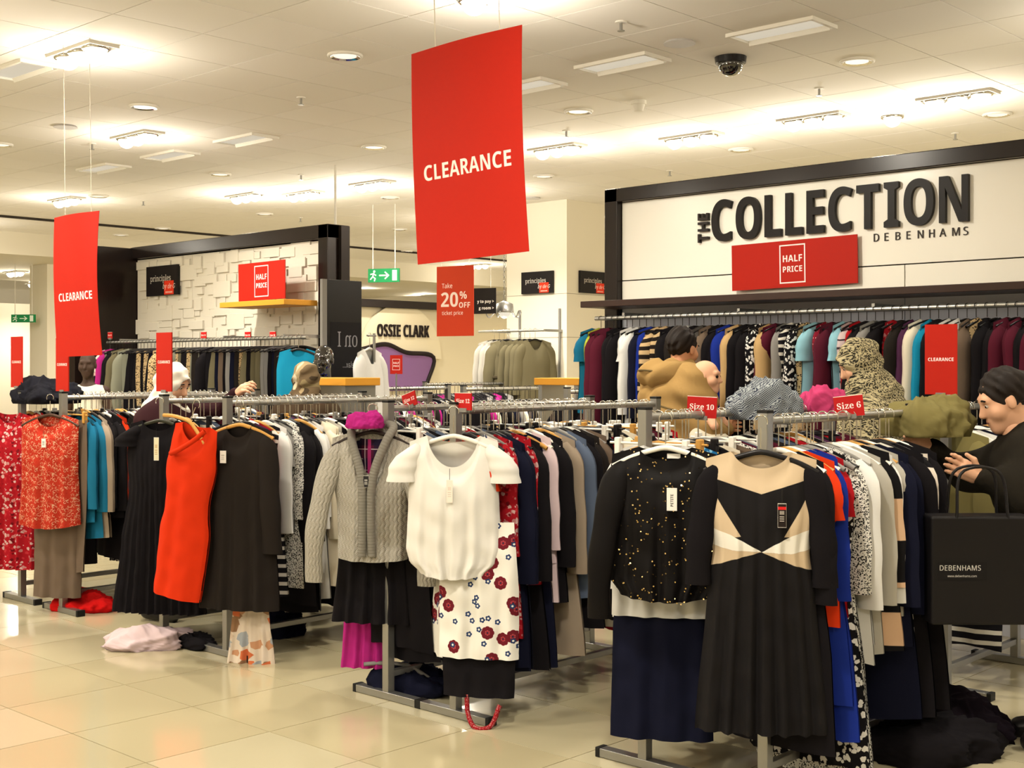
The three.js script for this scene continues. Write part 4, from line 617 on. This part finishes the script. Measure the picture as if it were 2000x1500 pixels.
// ---------------------------------------------------------------- people
function sdfMesh(fn, lo, hi, res) {
  const mc = new MarchingCubes(res, M.skin, false, false, 200000), f = mc.field, s = [0, 1, 2].map(i => (hi[i] - lo[i]) / 2), c = [0, 1, 2].map(i => (hi[i] + lo[i]) / 2), h = res / 2;
  for (let k = 0; k < res; k++) for (let j = 0; j < res; j++) for (let i = 0; i < res; i++) f[i + j * res + k * res * res] = -fn(c[0] + (i - h) / h * s[0], c[1] + (j - h) / h * s[1], c[2] + (k - h) / h * s[2]);
  mc.isolation = 0; mc.update(); const n = mc.count ?? mc.geometry.drawRange.count, p = new Float32Array(n * 3);
  for (let i = 0; i < n; i++) for (let a = 0; a < 3; a++) p[i * 3 + a] = c[a] + mc.positionArray[i * 3 + a] * s[a];
  let g = new THREE.BufferGeometry(); g.setAttribute('position', new THREE.BufferAttribute(p, 3)); g = mergeVertices(g, 1e-4); g.computeVertexNormals();
  const q = g.attributes.position, uv = new Float32Array(q.count * 2); for (let i = 0; i < q.count; i++) { uv[i * 2] = q.getX(i) + q.getZ(i); uv[i * 2 + 1] = q.getY(i); } g.setAttribute('uv', new THREE.BufferAttribute(uv, 2));
  return g;
}
const smin = (a, b, k) => { const h = Math.max(0, k - Math.abs(a - b)) / k; return Math.min(a, b) - h * h * k / 4; };
const ell = (x, y, z, c, r) => { const a = (x - c[0]) / r[0], b = (y - c[1]) / r[1], d = (z - c[2]) / r[2], q = Math.sqrt(a * a + b * b + d * d); return (q - 1) * Math.min(...r); };
function cap(x, y, z, a, b, ra, rb) { const dx = b[0] - a[0], dy = b[1] - a[1], dz = b[2] - a[2], l = dx * dx + dy * dy + dz * dz || 1e-9, t = Math.min(1, Math.max(0, ((x - a[0]) * dx + (y - a[1]) * dy + (z - a[2]) * dz) / l)); return Math.hypot(x - a[0] - dx * t, y - a[1] - dy * t, z - a[2] - dz * t) - (ra + (rb - ra) * t); }
const capsFn = (caps, k = .05) => (x, y, z) => { let d = 9; for (const [a, b, ra, rb] of caps) d = smin(d, cap(x, y, z, a, b, ra, rb ?? ra), k); return d; };
const headFn = (x, y, z) => {
  let d = ell(x, y, z, [0, .035, -.012], [.077, .092, .096]); d = smin(d, ell(x, y, z, [0, -.04, .022], [.06, .078, .068]), .04); d = smin(d, cap(x, y, z, [0, -.1, .055], [0, -.1, .06], .024, .024), .04);
  d = smin(d, cap(x, y, z, [0, .012, .086], [0, -.03, .104], .009, .014), .015); d = smin(d, cap(x, y, z, [-.035, .03, .078], [.035, .03, .078], .014, .014), .02);
  for (const s of [-1, 1]) { d = Math.max(d, -(Math.hypot(x - s * .032, y - .006, z - .1) - .017)); d = smin(d, ell(x, y, z, [s * .045, -.03, .055], [.025, .025, .025]), .03); d = smin(d, ell(x, y, z, [s * .079, -.005, -.005], [.01, .03, .019]), .008); }
  d = smin(d, cap(x, y, z, [-.018, -.062, .084], [.018, -.062, .084], .008, .008), .008); d = smin(d, cap(x, y, z, [-.014, -.075, .08], [.014, -.075, .08], .009, .009), .008);
  return smin(d, cap(x, y, z, [0, -.07, -.02], [0, -.2, -.04], .05, .055), .03);
};
const headG = sdfMesh(headFn, [-.13, -.22, -.15], [.13, .16, .15], 64);
const eyeG = new THREE.SphereGeometry(.0108, 14, 10), irisG = new THREE.SphereGeometry(.0065, 10, 8), browG = tube([[-.018, 0, 0], [0, .005, .004], [.018, 0, -.002]], .004, 8, 5);
function handFn(side, curl) {
  const caps = [[[0, 0, 0], [0, -.07, .005], .026, .03], [[-.022, -.03, 0], [-.026, -.08, .006], .016, .015], [[.022, -.03, 0], [.026, -.08, .006], .016, .015]];
  const fg = [[-.03, .068, .0085], [-.01, .078, .009], [.011, .073, .0088], [.03, .058, .0075]];
  for (const [fx, l, r] of fg) { const c = curl, p0 = [fx, -.085, .004], p1 = [fx * 1.15, -.085 - l * .45 * Math.cos(c * .4), .004 + l * .45 * Math.sin(c * .4)], p2 = [fx * 1.2, p1[1] - l * .32 * Math.cos(c), p1[2] + l * .32 * Math.sin(c)], p3 = [fx * 1.2, p2[1] - l * .26 * Math.cos(c * 1.5), p2[2] + l * .26 * Math.sin(c * 1.5)]; caps.push([p0, p1, r * 1.08, r], [p1, p2, r, r * .92], [p2, p3, r * .92, r * .75]); }
  caps.push([[side * .025, -.03, .008], [side * .055, -.06, .02], .014, .011], [[side * .055, -.06, .02], [side * .062, -.095, .03], .0105, .008]);
  return capsFn(caps, .008);
}
const handG = {}; const getHand = (side, curl) => handG[side + ':' + curl] || (handG[side + ':' + curl] = sdfMesh(handFn(side, curl), [-.08, -.19, -.05], [.08, .04, .1], 60));
function bone(geo, at, dir, up = [0, 0, 1]) { // hand geometry points to -y; turn it along dir
  const y = new THREE.Vector3(...dir).normalize().negate(), z = new THREE.Vector3(...up), x = new THREE.Vector3().crossVectors(y, z).normalize(); z.crossVectors(x, y); const m = new THREE.Matrix4().makeBasis(x, y, z); m.setPosition(...at); return geo.clone().applyMatrix4(m);
}
function person(label, p, yaw, o) {
  const g = thing('person', label, 'person', [p.x, 0, p.z], yaw), h = o.shoulder || 1.4, hp = o.hip || .9, lean = o.lean || 0, W = o.w || .18;
  const sh = [0, h, lean], hip = [0, hp, -lean * .2], hd = o.head || [0, h + .27, lean + .05];
  const armL = o.armL || [[W + .04, h - .28, lean + .02], [W + .03, h - .5, lean + .12]], armR = o.armR || [[-W - .04, h - .28, lean + .02], [-W - .03, h - .5, lean + .12]];
  const legs = s => [[[s * .09, hp, hip[2]], [s * .1, .48, .01], .085, .058], [[s * .1, .48, .01], [s * .1, .09, -.02], .058, .04], [[s * .1, .05, -.03], [s * .11, .035, .14], .04, .035]];
  const S = s => [s * (W - .03), h - .02, lean];
  const torso = [[hip, [0, (h + hp) / 2, lean * .5], .13, .13], [[0, (h + hp) / 2, lean * .5], [0, h - .12, lean], .13, .13], [[-W + .06, h - .07, lean], [W - .06, h - .07, lean], .075, .075], [sh, [hd[0] * .6, hd[1] - .12, hd[2] - .04], .06, .052]];
  const arms = [...[[1, armL], [-1, armR]].flatMap(([s, a]) => [[S(s), a[0], .05, .042], [a[0], a[1], .041, .028]])];
  const hm = new THREE.Matrix4().makeRotationFromEuler(new THREE.Euler(o.nod || 0, o.turn || 0, o.tilt || 0, 'YXZ')); hm.setPosition(...hd);
  const hs = o.headScale || 1; const head = headG.clone().scale(hs, hs, hs).applyMatrix4(hm);
  const hands = [[1, armL], [-1, armR]].map(([s, a]) => bone(getHand(-s, o.curl || .7), a[1], [a[1][0] - a[0][0], a[1][1] - a[0][1], a[1][2] - a[0][2]], o.palm || [0, 0, 1]));
  const bd = sdfMesh(capsFn([...torso, ...arms, ...legs(1), ...legs(-1)], .06), [-.55, -.02, -.45], [.55, h + .2, .85], 84);
  part('body', merge([bd, head, ...hands]), o.skin || M.skin, g);
  const inf = (caps, d) => caps.map(([a, b, ra, rb]) => [a, b, ra + d, (rb ?? ra) + d]);
  const sleeveCaps = [[1, armL], [-1, armR]].flatMap(([s, a]) => [[S(s), a[0], .066 + (o.bulk || 0) * .6, .06], [a[0], [0, 1, 2].map(i => a[0][i] + (a[1][i] - a[0][i]) * .9), .056, .045]]);
  const coatFn = capsFn([...inf(torso.slice(0, 3), .04 + (o.bulk || 0)), [[0, h, lean], [0, h + .04, lean + .01], .085, .075], [hip, [0, hp - (o.coatLen || .15), 0], .17, .19], ...sleeveCaps], .1); part('coat', sdfMesh((x, y, z) => coatFn(x, y, z) + (o.crease || .004) * Math.sin(y * 42 + x * 18 + z * 9 + 2 * Math.sin(x * 14)) + (o.crease || .004) * Math.sin(x * 33 - y * 21) * Math.sin(z * 27 + y * 13), [-.6, hp - .5, -.5], [.6, h + .25, .9], 88), o.coat, g);
  part('trousers', sdfMesh(capsFn(inf([...legs(1).slice(0, 2), ...legs(-1).slice(0, 2)], .02), .04), [-.3, .03, -.3], [.3, hp + .15, .3], 56), o.trousers || fab('black'), g);
  for (const s of [-1, 1]) part('shoe', sdfMesh(capsFn([[[s * .1, .06, -.03], [s * .11, .04, .15], .052, .045]], .03), [s * .1 - .1, -.012, -.12], [s * .1 + .12, .15, .24], 28), M.blackPlastic, g);
  const hg = new THREE.Group(); hg.applyMatrix4(hm); hg.name = 'face'; g.add(hg);
  for (const s of [-1, 1]) { const e = part('eye', eyeG, std(0xb9aca0, .3), hg, [s * .032 * hs, .006 * hs, .079 * hs]); part('eyebrow', browG, M.hair, hg, [s * .034 * hs, .03 * hs, .092 * hs]); part('iris', irisG, M.eye, e, [0, -.001, .0062]); }
  part('lips', tube([[-.02, 0, -.006], [0, .002, 0], [.02, 0, -.006]], .005, 10, 6).translate(0, -.068 * hs, .09 * hs), std(0x9a5648, .5), hg);
  if (o.hair) part('hair', sdfMesh((x, y, z) => { let d = ell(x, y, z, [0, .042, -.02], [.087, .1, .103]); d = Math.max(d, -(ell(x, y, z, [0, -.045, .08], [.072, .105, .068]))); d = Math.max(d, -.07 - y); d += .0025 * Math.sin(x * 160 + y * 60) + .002 * Math.sin(z * 150 - y * 90); if (o.bun) d = smin(d, ell(x, y, z, [0, .03, -.125], [.05, .05, .045]), .03); return d; }, [-.13, -.12, -.19], [.13, .17, .13], 52), o.hair, hg);
  if (o.scarf) {
    const wrap = sdfMesh((x, y, z) => { let d = ell(x, y, z, [0, .03, -.015], [.098, .112, .118]); d = smin(d, cap(x, y, z, [0, -.06, -.01], [0, -.2, -.02], .088, .13), .06); d = smin(d, cap(x, y, z, [0, -.19, .02], [0, -.27, .03], .14, .17), .06); d += .004 * Math.sin(y * 70 + x * 40) + .003 * Math.sin(z * 80 - y * 50); return Math.max(d, -ell(x, y, z, [0, -.025, .11], [.062, .095, .07])); }, [-.24, -.46, -.24], [.24, .18, .24], 72);
    part('headscarf', wrap, o.scarf, hg);
  }
  return g;
}
{ // man holding a baby
  const p = ray(1322, 800, 7.75), tan = fab('tan', { color: 0x9b7d4e, bumpScale: .002 });
  const yaw = 2.75, m = person('dark-haired man in a tan hooded coat holding a baby', p, yaw, { shoulder: 1.51, hip: .95, w: .215, bulk: .03, crease: .008, head: [0, 1.69, .04], coat: tan, hair: M.hair, turn: .35, nod: .1, skin: M.skin, armL: [[.28, 1.2, .08], [.12, 1.17, .3]], armR: [[-.27, 1.2, .06], [-.06, 1.22, .32]] });
  part('hood', sdfMesh((x, y, z) => Math.max(ell(x, y, z, [0, 1.54, -.09], [.185, .1, .15]), -ell(x, y, z, [0, 1.63, -.03], [.12, .1, .115])) + .006 * Math.sin(x * 40 + y * 30), [-.25, 1.36, -.3], [.25, 1.72, .14], 52), tan, m);
  part('hood_seam', tube([[-.15, 1.545, -.16], [-.08, 1.56, -.225], [0, 1.565, -.245], [.08, 1.56, -.225], [.15, 1.545, -.16]], .006, 24, 6), fab('tan', { color: 0x5f5034 }), m);
  part('shoulder_seam', tube([[-.24, 1.33, -.16], [-.1, 1.36, -.215], [.1, 1.36, -.215], [.24, 1.33, -.16]], .006, 24, 6), fab('tan', { color: 0x5f5034 }), m);
  // baby on his arm
  const q = ray(1380, 737, 7.55), b = thing('baby', 'bald baby held in the man\'s arms', 'person', [q.x, 0, q.z], 1.9), hs = .82, ch = headG.clone().scale(hs, hs * .95, hs).translate(0, q.y, 0);
  part('body', merge([ch, sdfMesh(capsFn([[[0, q.y - .14, -.02], [0, q.y - .34, -.02], .06, .08], [[0, q.y - .34, 0], [.06, q.y - .42, .14], .06, .045], [[0, q.y - .34, 0], [-.06, q.y - .42, .14], .06, .045], [[.06, q.y - .17, 0], [.12, q.y - .28, .08], .035, .025], [[-.06, q.y - .17, 0], [-.12, q.y - .28, .08], .035, .025]], .04), [-.25, q.y - .55, -.2], [.25, q.y - .05, .3], 44)]), M.paleSkin, b);
  part('romper', sdfMesh(capsFn([[[-.05, q.y - .135, -.02], [.05, q.y - .135, -.02], .058, .058], [[0, q.y - .14, -.02], [0, q.y - .34, -.02], .078, .095], [[0, q.y - .34, 0], [.06, q.y - .42, .12], .072, .058], [[0, q.y - .34, 0], [-.06, q.y - .42, .12], .072, .058]], .04), [-.25, q.y - .55, -.2], [.25, q.y - .03, .3], 44), fab('cream'), b);
  for (const s of [-1, 1]) part('eye', eyeG, M.eye, b, [s * .026, q.y + .004, .068]);
}
person('woman in a black and cream patterned headscarf looking down', ray(1722, 800, 6.9), -.95, { shoulder: 1.36, hip: .9, lean: .06, head: [0, 1.60, .12], nod: .42, coat: fab('hijab'), scarf: fab('hijab'), skin: M.paleSkin });
{ const p = ray(2078, 800, 5.35);
  const w = person('woman in a dark coat leaning over the rack at right', p, -1.0, { shoulder: 1.24, hip: .86, lean: .14, head: [0, 1.44, .24], nod: .35, turn: .15, coat: fab('khaki', { color: 0x1d1a15 }), hair: M.hair, bun: true, skin: M.paleSkin, curl: .5, armL: [[.23, 1.05, .2], [.2, 1.13, .36]], armR: [[-.16, 1.12, .36], [-.04, 1.24, .54]], palm: [1, 0, .3] });
  const q = ray(1908, 1110, 5.0), bg = thing('shopping_bag', 'large black shopping bag with white lettering carried at right', 'bag', [q.x, q.y, q.z], .75);
  part('bag_body', rbox(.40, .42, .13, .012), std(0x0f0d0f, .55), bg);
  part('lettering', new THREE.PlaneGeometry(.19, .07), printMat(.19, .07, (c, W, H) => { c.fillStyle = '#0f0d0f'; c.fillRect(0, 0, W, H); c.fillStyle = '#c9c6c0'; c.textAlign = 'left'; c.textBaseline = 'middle'; fit(c, 'DEBENHAMS', W * .03, H * .34, W * .9, H * .4, ''); fit(c, 'www.debenhams.com', W * .2, H * .78, W * .6, H * .2, ''); }, 3000), bg, [-.08, .0, .0665]);
  for (const s of [-1, 1]) part('handle', tube([[-.1, .2, s * .06], [-.07, .38, s * .04], [.07, .38, s * .04], [.1, .2, s * .06]], .006, 24, 6), M.blackPlastic, bg);
}
{ const p = ray(316, 800, 8.1); const w = person('woman in a white headscarf reaching across the racks', p, 2.0, { shoulder: 1.3, hip: .86, lean: .04, head: [0, 1.47, .08], nod: .3, coat: fab('burgundy', { color: 0x2a1418 }), scarf: fab('white', { color: 0xeae4d8 }), skin: M.paleSkin, armL: [[.2, 1.3, .3], [.08, 1.42, .5]], curl: 1.1 }); }
person('woman with brown floral headscarf seen from behind', ray(597, 800, 9.4), -2.3, { shoulder: 1.3, hip: .86, head: [0, 1.48, .05], nod: .15, coat: fab('brown', { color: 0x3a2e22 }), scarf: fab('headscarf') });
{ // mannequins
  const mk = (label, p, yaw, skin, topc, h) => { const g = thing('mannequin', label, 'mannequin', [p.x, 0, p.z], yaw), s = h / 1.72;
    part('figure', merge([sdfMesh(capsFn([[[0, .95, 0], [0, 1.2, 0], .13, .11], [[0, 1.2, 0], [0, 1.36, 0], .11, .12], [[-.13, 1.4, 0], [.13, 1.4, 0], .06, .06], [[0, 1.4, 0], [0, 1.54, 0], .05, .048], ...[-1, 1].flatMap(k => [[[k * .17, 1.4, 0], [k * .22, 1.12, 0], .045, .038], [[k * .22, 1.12, 0], [k * .2, .86, .06], .036, .026], [[k * .09, .93, 0], [k * .1, .5, 0], .085, .055], [[k * .1, .5, 0], [k * .1, .08, -.02], .055, .036], [[k * .1, .05, -.02], [k * .1, .03, .14], .036, .03]])], .05), [-.35, -.02, -.25], [.35, 1.6, .25], 72), headG.clone().translate(0, 1.66, .02)]).scale(s, s, s), skin, g);
    part('top', sdfMesh(capsFn([[[0, .98, 0], [0, 1.2, 0], .16, .13], [[0, 1.2, 0], [0, 1.34, 0], .13, .135], [[-.13, 1.39, 0], [.13, 1.39, 0], .075, .075]], .05), [-.35, .75, -.25], [.35, 1.55, .25], 56).scale(s, s, s), topc, g); part('base', cyl(.18, .012, 0, .006, 0, 28), M.steel, g); };
  mk('glossy black mannequin in a bright blue top', ray(634, 800, 10.6), .5, new THREE.MeshPhysicalMaterial({ color: 0x0a090a, roughness: .12, clearcoat: 1 }), fab('blue', { color: 0x1c2ec0 }), 1.7);
  mk('far mannequin in a cream jacket at left', ray(172, 800, 12.2), .8, std(0x3a2a22, .6), fab('cream'), 1.66);
}
{ const im = new THREE.InstancedMesh(hangerG, M.blackPlastic, farHangers.length); farHangers.forEach((m, i) => im.setMatrixAt(i, m)); im.name = 'wall_rail_hangers'; tag(im, 'dark hangers crowded on the wall rails and far racks', 'hanger', null, 'stuff'); scene.add(im); }
scene.traverse(o => { if (o.isMesh) { o.castShadow = true; o.receiveShadow = true; } });
renderer.render(scene, camera);
